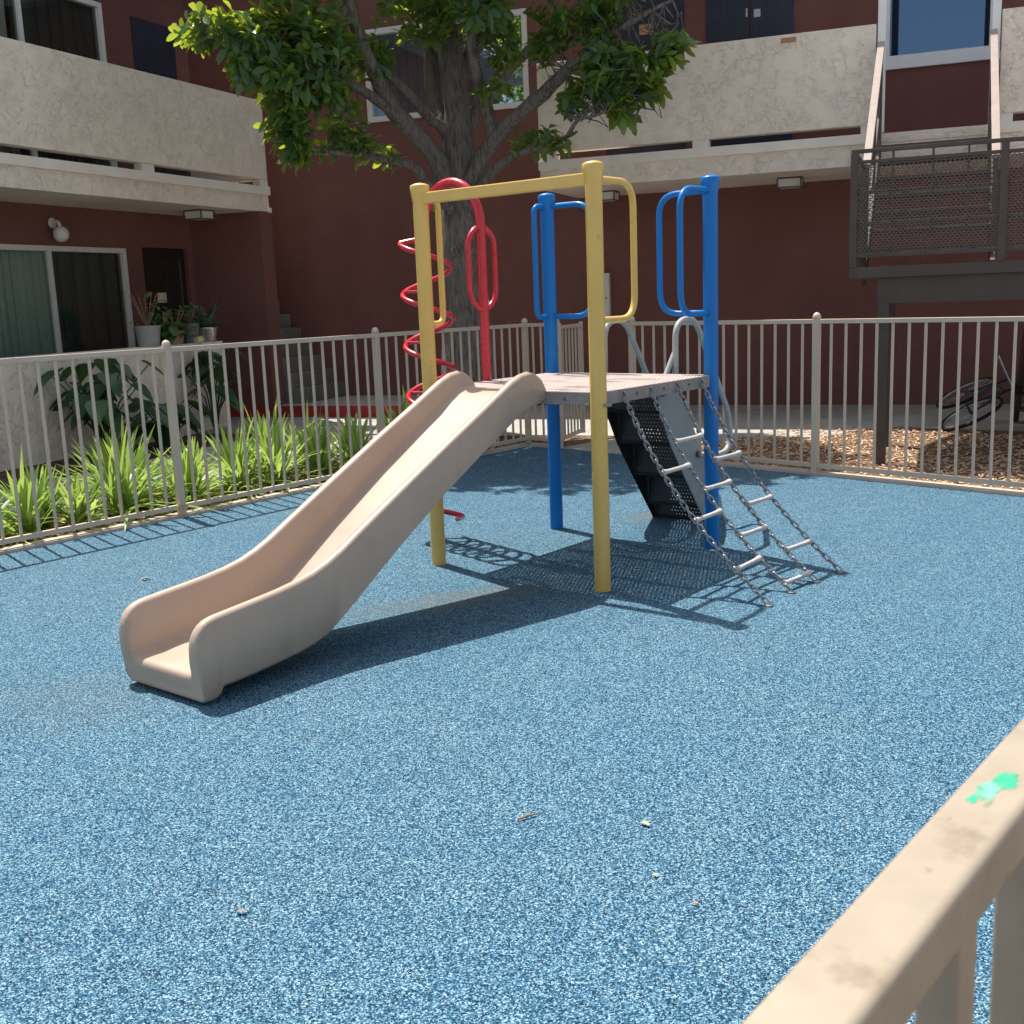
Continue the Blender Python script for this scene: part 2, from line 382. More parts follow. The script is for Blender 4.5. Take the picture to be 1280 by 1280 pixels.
# walkway beside the left building and along the right one
strip('left_walkway', left_line(14), left_line(-1.2), nl, 1.15, 2.2, .008, M['concrete'], .03)
pw = [rw(-12,-3.22), rw(.05,-3.25), rw(.5,-2.5), rw(1.2,-2.05), rw(9,-2.0), rw(9,.05), rw(-12,.05)]
sheet('right_walkway', [(p.x,p.y) for p in pw], .012, M['concrete'], thick=.03)
pw = [lw(-9,-2.2), lw(.3,-2.2), lw(.3,-1.1), lw(-9,-1.1)]
sheet('patio_walkway', [(p.x,p.y) for p in pw], .010, M['concrete'], thick=.03)
c0, c1, c2, c3 = right_line(1.52)+nr*.08, right_line(9)+nr*.08, right_line(9)+nr*4.6, right_line(1.52)+nr*2.9
sheet('wood_chip_bed', [tuple(c0), tuple(c1), tuple(c2), tuple(c3)], .003, M['chips'])
c0, c1, c2, c3 = P3+nr*.08, right_line(.42)+nr*.08, right_line(.42)+nr*2.4, P3+nr*2.0-D2*.7
sheet('wood_chip_bed', [tuple(c0), tuple(c1), tuple(c2), tuple(c3)], .003, M['chips'])

# loose chips that break the mulch surface
def chip_scatter(n, fn, name, label):
    b = MB()
    for _ in range(n):
        p = fn(); L = random.uniform(.018,.055); w = random.uniform(.007,.018); a = random.uniform(0, 6.28)
        t = random.uniform(-.45,.45); u = random.uniform(-.4,.4)
        mm = Matrix.Translation((p.x, p.y, .010+abs(t)*L*.5)) @ Matrix.Rotation(a,4,'Z') @ Matrix.Rotation(t,4,'Y') @ Matrix.Rotation(u,4,'X')
        b.box(-L/2, L/2, -w/2, w/2, -.002, .002, mm)
    o = b.build(name, M['chip']); return tag(o, label, 'wood chips', kind='stuff')
def chip_pos():
    while True:
        p = right_line(random.uniform(1.55, 6.5)) + nr*random.uniform(.1, 2.9)
        return p
chip_scatter(5200, chip_pos, 'wood_chips', 'loose wood chips covering the bed behind the right fence')
def litter_pos():
    return left_line(random.uniform(-.1, 7.5)) + nl*random.uniform(.1, 1.15)
chip_scatter(1500, litter_pos, 'bark_litter', 'bark and leaf litter on the soil behind the left fence')

# ------------------------------------------------------------------ fences
def post_mesh(p, h=1.265, w=.05, ball=True):
    b = MB(); b.box(p.x-w/2, p.x+w/2, p.y-w/2, p.y+w/2, .0, h-.02)
    return b
def fence_post(p, ang, par, h=1.265):
    b = MB(); mm = Matrix.Translation((p.x,p.y,0)) @ Matrix.Rotation(ang,4,'Z')
    b.box(-.026,.026,-.026,.026,0,h-.012, mm)
    o = b.build('post', M['fence'], par, bevel=.004)
    c = MB(); c.lathe([(.028,0),(.032,.003),(.032,.012),(.03,.022),(.024,.034),(.014,.042),(.002,.046)], 16, (p.x,p.y,h-.012))
    c.build('post_cap', M['fence'], o, smooth=True)
def picket_panel(a, b_, par, pitch=.1255, mat='fence', wob=0):
    d = (b_-a); L = d.length; d = d/L; m = MB()
    z1 = 1.245; f = lambda s, z: (a.x+d.x*s, a.y+d.y*s, z)
    m.bar(f(.02,z1-.0175), f(L-.02,z1-.0175), .034, .035); m.bar(f(.02,.075), f(L-.02,.075), .03, .035)
    n = max(1, round(L/pitch)); st = L/n
    for k in range(1, n):
        m.bar(f(k*st, .05), f(k*st+random.uniform(-.001,.001), z1-.02), .0185, .0185, (d.x, d.y, 0))
    return m.build('picket_panel', M[mat], par, bevel=.003)
F1 = empty('picket_fence', (0,0,0), 0, 'beige metal picket fence on the left, in front of the strappy green plants', 'fence')
ang1 = math.atan2(D1.y, D1.x)
sl = [-.0, 2.125, 4.247, 6.36, 8.47, 10.58, 12.7]
for k, s in enumerate(sl):
    fence_post(left_line(s), ang1, F1)
    if k: picket_panel(left_line(s), left_line(sl[k-1]), F1)
F2 = empty('picket_fence', (0,0,0), 0, 'beige metal picket fence along the back right, in front of the wood chips', 'fence')
ang2 = math.atan2(D2.y, D2.x)
sr = [1.447, 3.4, 5.5, 7.6, s_right]
for k, s in enumerate(sr):
    fence_post(right_line(s), ang2, F2)
    if k: picket_panel(right_line(sr[k-1]), right_line(s), F2, .1275)
fence_post(right_line(.46), ang2, F1); picket_panel(right_line(0), right_line(.46), F1, .115)
# open gate leaf
G = empty('fence_gate', (0,0,0), 0, 'beige picket gate standing open behind the blue post', 'gate')
h = right_line(.49); e = Vector((.80, 11.83)); dg = (e-h); Lg = dg.length; dg /= Lg
m = MB(); f = lambda s, z: (h.x+dg.x*s, h.y+dg.y*s, z)
for s in (.02, Lg-.02):
    m = MB(); m.bar(f(s,.07), f(s,1.235), .034, .034, (dg.x,dg.y,0)); m.build('gate_stile', M['fence'], G, bevel=.003)
m = MB()
m.bar(f(.04,1.2), f(Lg-.04,1.2), .032, .034); m.bar(f(.04,.10), f(Lg-.04,.10), .032, .034)
for k in range(1,7): m.bar(f(Lg*k/7,.1), f(Lg*k/7,1.2), .0185,.0185,(dg.x,dg.y,0))
m.build('picket_panel', M['fence'], G, bevel=.003)
# near fence under the camera
F3 = empty('picket_fence', (0,0,0), 0, 'nearest beige rail and pickets with a green paint chip, bottom right corner', 'fence')
m = MB(); a3 = near_line(-3.2); b3 = near_line(s_near)
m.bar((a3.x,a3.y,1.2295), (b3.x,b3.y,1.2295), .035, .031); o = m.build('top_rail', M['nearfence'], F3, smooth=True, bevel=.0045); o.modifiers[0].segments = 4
m = MB(); m.bar((a3.x,a3.y,.075), (b3.x,b3.y,.075), .03, .035)
k = -24
while k*.125 + .049 < s_near - .05:
    q = near_line(k*.125 + .049); m.bar((q.x,q.y,.05),(q.x,q.y,1.2145), .0205,.026,(DN.x,DN.y,0)); k += 1
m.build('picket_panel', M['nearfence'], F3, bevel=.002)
for s in (-3.2, -1.1, 1.9, 4.0, 6.1): 
    if s < s_near: fence_post(near_line(s), R(50.4), F3)
# paint chip on the near rail
nn = Vector((-DN.y, DN.x)); c = Vector((.2445,.5345)) - DN*.005 + nn*.0028
random.seed(31)
def splat(cx, cy, rx, ry, n, rag, z, mat, nm, par):
    b = MB(); pts = []
    for k in range(n):
        a = 2*math.pi*k/n; q = 1 + rag*(mnoise.noise(Vector((math.cos(a)*1.7+cx*90, math.sin(a)*1.7+cy*90, 3.1)))*1.6 + random.uniform(-.45,.45))
        p = c + DN*(cx + rx*q*math.cos(a)) + nn*(cy + ry*q*math.sin(a)); pts.append((p.x,p.y,z))
    p = c + DN*cx + nn*cy
    b.add(pts + [(p.x,p.y,z+.0002)], [(i,(i+1)%n,n) for i in range(n)]); return b.build(nm, M[mat], par, smooth=True)
gc = splat(.013,-.003,.0125,.0058,40,.34,1.2452,'green','green_paint_chip',F3)
splat(-.004,.0008,.0135,.0046,40,.36,1.24525,'green2','faded_flake',gc); splat(-.017,.0035,.0055,.0024,14,.8,1.2452,'green','loose_flake',gc); splat(-.019,-.0045,.006,.0018,14,.9,1.24515,'green3','thin_flake',gc)
for cx,cy,rx,ry in ((-.058,-.004,.0022,.0011),(-.045,.006,.0022,.0010),(-.1,-.003,.0024,.0016)): splat(cx,cy,rx,ry,16,.5,1.24508,'scuff','scuff',F3)

# ------------------------------------------------------------------ play structure (local: x along the slide side, y away from the slide)
SD = 1.1486; DZ = 1.022
PL = empty('play_structure', PS, PSROT, 'playground climber with beige slide, yellow, blue and red posts, deck and chain ladder', 'playground climber')
def post(x, y, m):
    b = MB(); b.lathe([(.0425,-.02),(.0425,2.06)], 20, (x,y,0)); o = b.build('post', M[m], PL, smooth=True)
    c = MB(); c.lathe([(.0445,2.035),(.046,2.05),(.052,2.085),(.0535,2.095),(.0535,2.118),(.050,2.124),(.03,2.132),(.003,2.137)], 20, (x,y,0)); c.build('post_cap', M[m], o, smooth=True)
    return o
pY1 = post(0,0,'yellow'); pY2 = post(SD,0,'yellow'); pB1 = post(0,SD,'blue'); pB2 = post(SD,SD,'blue')
m = MB(); m.box(.035,SD-.035,-.024,.024,2.022,2.082); m.build('crossbar', M['yellow'], PL, bevel=.006)
def handle(x, y, dx, dy, w, mt, par, z0=1.375, z1=2.052, r=.0175):
    b = MB(); p = [(x+dx*.03,y+dy*.03,z0),(x+dx*w,y+dy*w,z0),(x+dx*w,y+dy*w,z1),(x+dx*.03,y+dy*.03,z1)]
    b.tube(rounded(p, .125 if w > .2 else .10, 8), r, 10); return b.build('handle', M[mt], par, smooth=True)
handle(SD,0,0,1,.35,'yellow',pY2); handle(SD,SD,0,-1,.335,'blue',pB2); handle(SD,SD,-1,0,.335,'blue',pB2)
handle(0,SD,1,0,.335,'blue',pB1); handle(0,SD,0,-1,.135,'blue',pB1); handle(0,0,0,1,.14,'yellow',pY1)
# deck
e = .012; k = .055
poly = [(-e+k,-e),(SD+e-k,-e),(SD+e,-e+k),(SD+e,SD+e-k),(SD+e-k,SD+e),(k-e,SD+e),(-e,SD+e-k),(-e,k-e)]
m = MB(); m.add([(x,y,DZ) for x,y in poly], [tuple(range(8))]); dk = m.build('deck', M['deck'], PL)
rim = MB()
for i in range(8):
    x0,y0 = poly[i]; x1,y1 = poly[(i+1)%8]
    rim.bar((x0,y0,DZ-.034),(x1,y1,DZ-.034), .006, .066)
for y in (.35,.78): rim.bar((0,y,DZ-.03),(SD,y,DZ-.03),.05,.05)
rim.build('deck_rim', M['deckrim'], dk, bevel=.002)
for y in (.33,.60,.87):
    bt = MB(); bt.tube([(SD+e+.001,y,.988),(SD+e+.009,y,.988)], .008, 8); bt.build('bolt', M['bolt'], dk, smooth=True)
for x in (.10,.95):
    bt = MB(); bt.tube([(x,-e-.001,.985),(x,-e-.009,.985)], .008, 8); bt.build('bolt', M['bolt'], dk, smooth=True)
for (x,y) in ((SD,0),(0,0)):
    for sx in (-1,1):
        bt = MB(); bt.box(x+sx*.058-.014,x+sx*.058+.014,y-.022,y+.012,.952,.966); bt.build('clamp', M['deckrim'], dk, bevel=.002)

# slide: stations of (top y,z | bottom y,z)
st = [((-.01,1.045),(-.005,.970)), ((-.045,1.095),(-.02,.965)), ((-.09,1.122),(-.06,.957)), ((-.14,1.131),(-.12,.945)), ((-.20,1.122),(-.19,.925)), ((-.27,1.096),(-.27,.886)),
      ((-.335,1.063),(-.36,.836)), ((-.48,.989),(-.53,.75)), ((-.765,.847),(-.83,.587)), ((-1.10,.674),(-1.16,.387)), ((-1.358,.539),(-1.39,.235)), ((-1.47,.478),(-1.50,.165)), ((-1.555,.440),(-1.575,.122)),
      ((-1.64,.411),(-1.65,.098)), ((-1.73,.392),(-1.735,.083)), ((-1.83,.378),(-1.835,.072)), ((-1.95,.366),(-1.95,.062)), ((-2.06,.356),(-2.06,.055)), ((-2.125,.350),(-2.13,.054)), ((-2.15,.347),(-2.15,.02)), ((-2.18,.340),(-2.175,.012)), ((-2.205,.327),(-2.20,.012)), ((-2.225,.308),(-2.215,.014)), ((-2.24,.285),(-2.222,.016)), ((-2.247,.255),(-2.226,.02)), ((-2.25,.20),(-2.228,.026)), ((-2.246,.15),(-2.226,.034))]
W = .262; CX = .566; ring = []; TH = .05
m = MB(); nst = len(st)
for i, ((ty,tz),(by,bz)) in enumerate(st):
    t = Vector((0,ty,tz)); b = Vector((0,by,bz)); up = t-b; h = up.length; up /= h
    bed = .085 if i > 2 else (.06,.07,.08)[i]
    if i >= nst-9: bed = .075
    bed = min(bed, h-.05)
    if i >= nst-9: bed = max(.012, (.132,.131,.130,.128,.125,.120,.111,.096,.072)[i-nst+9] - bz)
    fl = min(.034, (h-bed)*.4); rt = min(.02, (h-bed)*.3)
    prof = [(-W+.02,0),(-W,.02),(-W,h-rt),(-W+.007,h-rt*.35),(-W+TH/2,h),(-W+TH-.007,h-rt*.35),(-W+TH,h-rt),(-W+TH+.004,bed+fl),(-W+TH+.012,bed+fl*.35),(-W+TH+.032,bed+.003),(-W+TH+.06,bed)]
    prof = prof + [(-x, z) for x, z in reversed(prof)]
    ring.append(len(prof))
    m.v += [tuple(Vector((CX+x, 0, 0)) + b + up*z) for x, z in prof]
n = ring[0]
for i in range(nst-1):
    for k in range(n):
        l = (k+1) % n; m.f.append((i*n+k, (i+1)*n+k, (i+1)*n+l, i*n+l))
m.f.append(tuple(range(n))); m.f.append(tuple(range((nst-1)*n, nst*n))[::-1])
sl_o = m.build('slide', M['slide'], PL, smooth=True, angle=50)

# red corkscrew climber
AX, AY = -.45, .50
m = MB()
arc = [(AX,AY,0.),(AX,AY,1.0),(AX,AY,1.9)] + [(AX*(1+math.cos(R(a)))/2 + 0*(1-math.cos(R(a)))/2, AY+(.5-AY)*(1-math.cos(R(a)))/2, 1.92+.265*math.sin(R(a))) for a in range(10,180,10)] + [(0,.5,1.9),(0,.5,1.4),(0,.5,.98)]
m.tube(arc, .029, 14)
m.bar((-.03,.5,.985),(.02,.5,.985),.06,.05)
cs = m.build('arched_pole', M['red'], PL, smooth=True)
m = MB(); hp = []; turns = 5.62; N = 240
th0 = R(180)+R(39.2)
for i in range(N+1):
    q = i/N; th = th0 + q*turns*2*math.pi; z = 1.855 - q*turns*.3105
    rr = .152
    hp.append((AX+rr*math.cos(th), AY+rr*math.sin(th), z))
hp = [(AX+.02*math.cos(th0-.5), AY+.02*math.sin(th0-.5), 1.875)] + hp
m.tube(hp, .0165, 10)
m.build('spiral_rung', M['red'], cs, smooth=True)
for k_ in range(1,6):
    th = th0 - .35; z = 1.855 - (k_ - .055)*.3105
    m = MB(); m.tube([(AX,AY,z),(AX+.148*math.cos(th),AY+.148*math.sin(th),z)], .0095, 8); m.build('spoke', M['red'], cs, smooth=True)
m = MB(); p = [(0,.5,1.425),(0,.5+.118,1.50),(0,.5+.118,1.86),(0,.5,1.935),(0,.5-.118,1.86),(0,.5-.118,1.50)]
m.tube(rounded(p,.14,8,True), .0165, 10, closed=True); m.build('handle', M['red'], cs, smooth=True)

# chain ladder on the right side
tops = [(SD+.022,.202,.99),(SD+.022,.465,.99),(SD+.022,.738,.992),(SD+.022,1.004,.995)]
bots = [(2.005,.157,.01),(1.990,.436,.01),(2.008,.686,.01),(2.036,.937,.01)]
def cpt(i, s):
    a = Vector(tops[i]); b = Vector(bots[i]); return a.lerp(b, s) + Vector((-.082,0,-.024))*(4*s*(1-s))
LAD = MB()
link = []
def chain(i):
    b = MB(); Lc = sum((cpt(i,(k+1)/40)-cpt(i,k/40)).length for k in range(40)); nl_ = int(Lc/.037)
    for k in range(nl_):
        c = cpt(i,(k+.5)/nl_); d = (cpt(i,(k+1)/nl_)-cpt(i,k/nl_)).normalized()
        s_ = d.cross(Vector((0,1,0))).normalized(); w_ = d.cross(s_)
        ax = (s_*.7+w_*.7) if k % 2 else (s_*.7-w_*.7)
        hl, hw = .0165, .0105; pts = []
        for j in range(6):
            a = math.pi*j/5; pts.append(c + d*(hl+hw*math.sin(a)) + ax*hw*math.cos(a))
        for j in range(6):
            a = math.pi + math.pi*j/5; pts.append(c + d*(-hl+hw*math.sin(a)) + ax*hw*math.cos(a))
        b.tube(pts, .0039, 6, closed=True)
    return b
ladder = empty('chain_ladder'); ladder.parent = PL
for i in range(4): chain(i).build('chain', M['chain'], ladder, smooth=True)
for (i, zs) in ((0,(.604,.377,.156)),(1,(.724,.484,.259,.042)),(2,(.6,.371,.15))):
    for z in zs:
        s = 1 - z/.99
        for _ in range(12):                       # find the chain parameter at this height
            s += (cpt(i,s).z - z)/.99
        a = cpt(i,s); b = cpt(i+1, s); d = b-a; b_ = MB()
        pr = [(.0,.017),(.04,.0165),(.14,.0125),(.3,.0112),(.7,.0112),(.86,.0125),(.96,.0165),(1.,.017)]
        b_.tube([a+d*q for q,_ in pr], [r for _,r in pr], 12)
        b_.build('rung', M['rung'], ladder, smooth=True)
for t_ in tops:
    m = MB(); m.tube([(SD+e,t_[1],1.004),(SD+e+.012,t_[1],1.004),(SD+e+.014,t_[1],.985)], .0065, 8); m.build('chain_hook', M['bolt'], ladder, smooth=True)
for b_ in bots:
    m = MB(); m.lathe([(.022,0.001),(.022,.006),(.012,.010)], 12, (b_[0],b_[1],0)); m.build('ground_anchor', M['bolt'], ladder, smooth=True)

# grey step climber at the back
stp = empty('step_climber'); stp.parent = PL
X0, X1 = .368, .752
ris = [(1.235,.775,.985),(1.36,.56,.775),(1.53,.33,.56),(1.70,.11,.33),(1.79,.0,.11)]
for k,(y,z0,z1) in enumerate(ris):
    m = MB(); m.add([(X0,y,z0),(X1,y,z0),(X1,y,z1),(X0,y,z1)],[(0,1,2,3)])
    o = m.build('riser', M['blackperf'], stp)
    yn = ris[k-1][0] if k else SD+.014
    m = MB(); m.add([(X0,yn,z1),(X1,yn,z1),(X1,y,z1),(X0,y,z1)],[(0,1,2,3)]); m.build('tread', M['blackperf_top'], stp)
    m = MB(); m.bar((X0,y-.004,z0+.008),(X1,y-.004,z0+.008),.008,.018); m.build('step_nosing', M['ink'], o)
for x in (X0-.012, X1+.004):
    poly = [(1.165,.995),(1.222,.775),(1.345,.555),(1.515,.325),(1.685,.105),(1.765,.0),(1.985,.0),(2.0,.05),(1.975,.13),(1.80,.36),(1.58,.70),(1.42,.90),(1.36,.995)]
    m = MB(); n_ = len(poly); vs = [(x,y,z) for y,z in poly]+[(x+.008,y,z) for y,z in poly]
    m.add(vs, [tuple(range(n_)), tuple(range(n_,2*n_))[::-1]]+[(i,n_+i,n_+(i+1)%n_,(i+1)%n_) for i in range(n_)])
    so = m.build('stringer', M['greyplate' if x > .5 else 'ink'], stp, bevel=.002)  # left plate coloured black, standing in for its shaded inner face
    xx = .855 if x > .5 else .345
    m = MB(); p = [(x+.004,1.235,.90),(xx,1.245,.96),(xx,1.25,1.325),(xx,1.475,1.345),(xx,1.92,.70),(xx,1.935,.47),(xx,1.72,.455),(x+.004,1.66,.47)]
    m.tube(rounded(p,.11,9), .0185, 12)
    xi = xx-.028
    m.tube([(xi,1.17,1.0),(xi+.004,1.22,1.07),(xi+.02,1.262,1.155)], .0165, 10)
    m.build('handrail', M['grey'], stp, smooth=True)
    for (y,z) in ((1.235,.90),(1.66,.47)):
        m = MB(); m.tube([(x-.012,y,z),(x+.03,y,z)], .022, 12); m.build('mounting_disc', M['bolt'], so, smooth=True)

# ------------------------------------------------------------------ buildings
def wall_with_holes(b, x0, x1, z0, z1, y0, y1, holes):
    xs = sorted({x0,x1,*[v for h in holes for v in h[:2] if x0 < v < x1]}); zs = sorted({z0,z1,*[v for h in holes for v in h[2:] if z0 < v < z1]})
    for i in range(len(xs)-1):
        run = None
        for j in range(len(zs)-1):
            cx = (xs[i]+xs[i+1])/2; cz = (zs[j]+zs[j+1])/2
            solid = not any(h[0] < cx < h[1] and h[2] < cz < h[3] for h in holes)
            if solid: run = [zs[j] if run is None else run[0], zs[j+1]]
            if (not solid or j == len(zs)-2) and run:
                b.box(xs[i],xs[i+1],y0,y1,run[0],run[1]); run = None
def window(par, x0, x1, z0, z1, y, mullions=(), fm='frame', fw=.06, back=None, glass='glass', name='window', cov=None, depth=.10):
    m = MB(); d0, d1 = y-.02, y+.07
    m.box(x0,x1,d0,d1,z0,z0+fw); m.box(x0,x1,d0,d1,z1-fw,z1); m.box(x0,x0+fw,d0,d1,z0+fw,z1-fw); m.box(x1-fw,x1,d0,d1,z0+fw,z1-fw)
    for q in mullions: m.box(q-fw*.42,q+fw*.42,d0+.012,d1,z0+fw,z1-fw)
    w = m.build(name, M[fm], par, bevel=.004)
    g = MB(); g.add([(x0+fw,y+.035,z0+fw),(x1-fw,y+.035,z0+fw),(x1-fw,y+.035,z1-fw),(x0+fw,y+.035,z1-fw)],[(0,1,2,3)]); g.build('pane', M[glass], w)
    for cov in (cov or ()):
        c = MB(); ca, cb, cm = cov
        nseg = 40; vs = []; fs = []
        for k in range(nseg+1):
            xx = ca+(cb-ca)*k/nseg; yy = y+depth+.02*math.sin(k*1.9)
            vs += [(xx,yy,z0+.02),(xx,yy,z1-.02)]
        fs = [(2*k,2*k+2,2*k+3,2*k+1) for k in range(nseg)]
        c.add(vs,fs); c.build('blind', M[cm], w)
    return w
ZS, ZT, ZP, ZTOP = 2.774, 3.10, 3.19, 4.21

BL = empty('apartment_building', LB, LROT, 'maroon and cream apartment building on the left with a stucco balcony and sliding doors', 'building')
holes = [(-3.98,-1.42,.1,2.31),(-1.10,-.19,.05,2.335),(-4.05,-1.42,3.1,5.24),(.02,.85,3.1,5.25) if False else (-9,-8.9,.5,.6)]
m = MB(); y0 = 1.15
wall_with_holes(m, -9, .2, 0, 6.3, y0, y0+.18, holes)
m.box(-9,-8.85,y0+.18,7,0,6.3); m.box(.02,.2,y0+.18,7,0,6.3); m.box(-8.85,.02,6.85,7,0,6.3)
m.box(-.075,.2,.0,y0,0,ZS)                      # end wall of the patio
m.build('wall', M['maroon'], BL)
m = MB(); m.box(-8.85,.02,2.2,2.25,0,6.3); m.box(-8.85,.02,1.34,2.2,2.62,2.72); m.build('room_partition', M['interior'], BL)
m = MB(); m.box(-9,.19,.02,y0,ZS,3.0); m.box(-9,.19,.02,y0,3.0,3.09); m.build('balcony_floor', M['cream_stucco'], BL)
m = MB(); m.box(-9,.205,-.012,.14,2.992,ZT); m.box(.14,.215,-.006,.16,ZS-.012,ZS+.05)
for a,b in ((.03,.19),(-2.29,-2.09),(-4.6,-4.4),(-6.9,-6.7)): m.box(a,b,.012,.14,ZT,ZP)
m.build('balcony_trim', M['trim'], BL, bevel=.004)
m = MB(); m.box(-9,.175,.0,.15,ZP,ZTOP); m.box(.03,.175,.15,y0,ZP,ZTOP); m.build('balcony_parapet', M['cream_stucco'], BL, bevel=.008)
m = MB(); m.box(-9.3,.45,.1,7.3,6.3,6.46); m.build('roof', M['roof'], BL)
window(BL,-3.98,-1.42,.1,2.31,y0-.0,(-2.70,),'frame',.062,cov=((-3.93,-2.68,'blinds'),(-2.66,-1.5,'green_curtain')),glass='glass',name='sliding_door')
window(BL,-4.05,-1.42,3.1,5.24,y0-.0,(-2.74,),'whiteframe',.06,cov=((-4.0,-2.85,'curtain'),(-2.8,-1.48,'dark_curtain')),glass='glass',name='sliding_door')
m = MB(); m.box(-1.10,-.19,y0+.06,y0+.10,.05,2.335); dr = m.build('door', M['darkdoor'], BL)
m = MB()
for a,b in ((-1.02,-.70),(-.60,-.28)):
    for c,d in ((.25,1.0),(1.12,2.2)): m.box(a,b,y0+.048,y0+.06,c,d)
m.build('door_panel', M['darkdoor'], dr, bevel=.008)
m = MB(); m.box(-.335,-.315,y0+.03,y0+.06,.9,2.2); m.build('door_edge_strip', M['bolt'], dr)
m = MB(); m.box(-.83,-.66,y0+.036,y0+.047,1.62,1.75); m.build('door_notice', M['card'], dr)
m = MB(); m.box(-.77,-.69,y0+.030,y0+.047,1.27,1.47); m.build('door_lock_plate', M['tan'], dr)
m = MB(); m.box(-.90,-.08,y0-.012,y0+.02,3.1,5.2); m.build('upper_doorway', M['navydoor'], BL)
def globe(par, x, y, z):
    m = MB(); m.lathe([(.045,0),(.06,.01),(.06,.02)], 16, (0,0,0)); v = m.v; m.v = [(x+a, y-c, z+.1+b) for a,b,c in v]
    m.tube(rounded([(x,y-.01,z+.1),(x,y-.11,z+.12),(x,y-.13,z+.03)],.05,5), .02, 8); o = m.build('wall_lamp', M['whitebox'], par, smooth=True)
    g = MB(); g.lathe([(.04,.05),(.062,.04),(.085,.01),(.092,-.03),(.085,-.07),(.06,-.105),(.03,-.12),(.004,-.123)][::-1], 20, (x,y-.13,z)); g.build('lamp_globe', M['lampwhite'], o, smooth=True)
globe(BL,-2.62,y0,2.47)
def soffit_lamp(par, x, y, z, L=.27, w=.27, h=.11):
    b = MB(); t = .014
    b.box(x-L/2,x+L/2,y-w/2,y+w/2,z-.02,z)
    for sx in (-1,1):
        for sy in (-1,1): b.box(x+sx*L/2-t/2,x+sx*L/2+t/2,y+sy*w/2-t/2,y+sy*w/2+t/2,z-h,z-.02)
    for sy in (-1,1): b.box(x-L/2,x+L/2,y+sy*w/2-t/2,y+sy*w/2+t/2,z-h-t,z-h)
    for sx in (-1,1): b.box(x+sx*L/2-t/2,x+sx*L/2+t/2,y-w/2,y+w/2,z-h-t,z-h)
    o = b.build('ceiling_lamp', M['lampframe'], par)
    g = MB(); g.box(x-L/2+.012,x+L/2-.012,y-w/2+.012,y+w/2-.012,z-h-.004,z-.02); g.build('lamp_shade', M['lampwhite'], o)
soffit_lamp(BL,-.78,.44,ZS)

BR = empty('apartment_building', RB, RROT, 'maroon and cream apartment building across the back and right with white framed windows', 'building')
holes = [(-6.47,-4.05,4.0,5.23),(.42,1.66,4.07,5.35)]
m = MB(); wall_with_holes(m,-13,9,0,6.3,0,.18,holes); m.box(-13,-12.8,.18,6,0,6.3); m.box(8.8,9,.18,6,0,6.3); m.box(-12.8,8.8,5.85,6,0,6.3); m.build('wall', M['maroon'], BR)
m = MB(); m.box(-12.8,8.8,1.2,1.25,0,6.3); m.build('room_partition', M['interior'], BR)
def balcony(x0, x1, posts, ends=True):
    m = MB(); m.box(x0,x1,-1.53,0,ZS,3.09); m.build('balcony_floor', M['cream_stucco'], BR)
    m = MB(); m.box(x0-.012,x1+.012,-1.56,-1.40,2.995,ZT)
    for a,b in posts: m.box(a,b,-1.537,-1.42,ZT,ZP)
    m.build('balcony_trim', M['trim'], BR, bevel=.004)
    m = MB(); m.box(x0,x1,-1.55,-1.40,ZP,ZTOP); m.build('balcony_parapet', M['cream_stucco'], BR, bevel=.008)
balcony(-3.40,.43,[(-3.40,-3.18),(-1.55,-1.36),(.29,.43)])
balcony(1.66,8.9,[(1.66,1.80),(4.0,4.2),(6.5,6.7)])
m = MB(); m.box(.442,1.648,-1.5,0,ZS,3.085); m.box(.442,1.648,-1.512,-1.38,3.0,3.095); m.build('stair_head_floor', M['cream_stucco'], BR)
m = MB(); m.box(-3.55,9.2,-1.16,6.2,6.3,6.46); m.box(-13.2,-3.55,-.25,6.2,6.3,6.46); m.build('roof', M['roof'], BR)
window(BR,-6.47,-4.05,4.0,5.23,0.,(-5.15,),'frame',.075,cov=((-6.42,-5.2,'curtain'),(-5.1,-4.1,'dark_curtain')),glass='glass_sky')
window(BR,.42,1.66,4.07,5.35,0.,(),'whiteframe',.075,cov=((.5,1.6,'dark_curtain'),),glass='glass_dark')
m = MB(); m.box(.36,1.72,-.04,-.0,3.99,4.075); m.build('window_sill', M['whiteframe'], BR, bevel=.004)
for x in (.445, 1.565):
    m = MB(); m.box(x,x+.085,-1.53,-1.43,ZT,6.1); m.build('porch_post', M['whiteframe'], BR, bevel=.005)
m = MB(); m.box(-3.0,-1.96,-.02,.02,3.1,5.2); d1 = m.build('door', M['navydoor'], BR)
m = MB(); m.box(-2.53,-2.35,-.03,-.02,4.72,4.84); m.build('door_sticker', M['tan'], d1)
for a,b in ((-1.68,-1.15),(-1.13,-.62)):
    m = MB(); m.box(a,b,-.025,.02,3.1,5.2)
    for k in range(6): m.box(a+.03+k*.085,a+.07+k*.085,-.031,-.025,3.2,5.1)
    d2 = m.build('door', M['navydoor'], BR, bevel=.003)
    m = MB()
    if a < -1.4: m.box(-1.185,-1.165,-.06,-.025,4.77,4.87)
    else: m.box(-1.09,-1.01,-.045,-.025,4.76,4.85)
    m.build('door_handle', M['alloy'], d2)
m = MB(); m.box(-.56,-.40,-1.5545,-1.549,4.12,4.175); m.build('paint_scar', M['tan'], BR)
m = MB(); m.box(-3.27,-2.985,-.09,0,1.2,1.78); eb = m.build('meter_box', M['whitebox'], BR, bevel=.004)
m = MB(); m.box(-3.25,-3.005,-.097,-.09,1.23,1.76); m.build('box_door', M['whitebox'], eb, bevel=.003)
m = MB()
for k in range(5): m.box(-3.085+.012*(k%2),-3.045,-.101,-.097,1.42+k*.02,1.433+k*.02)
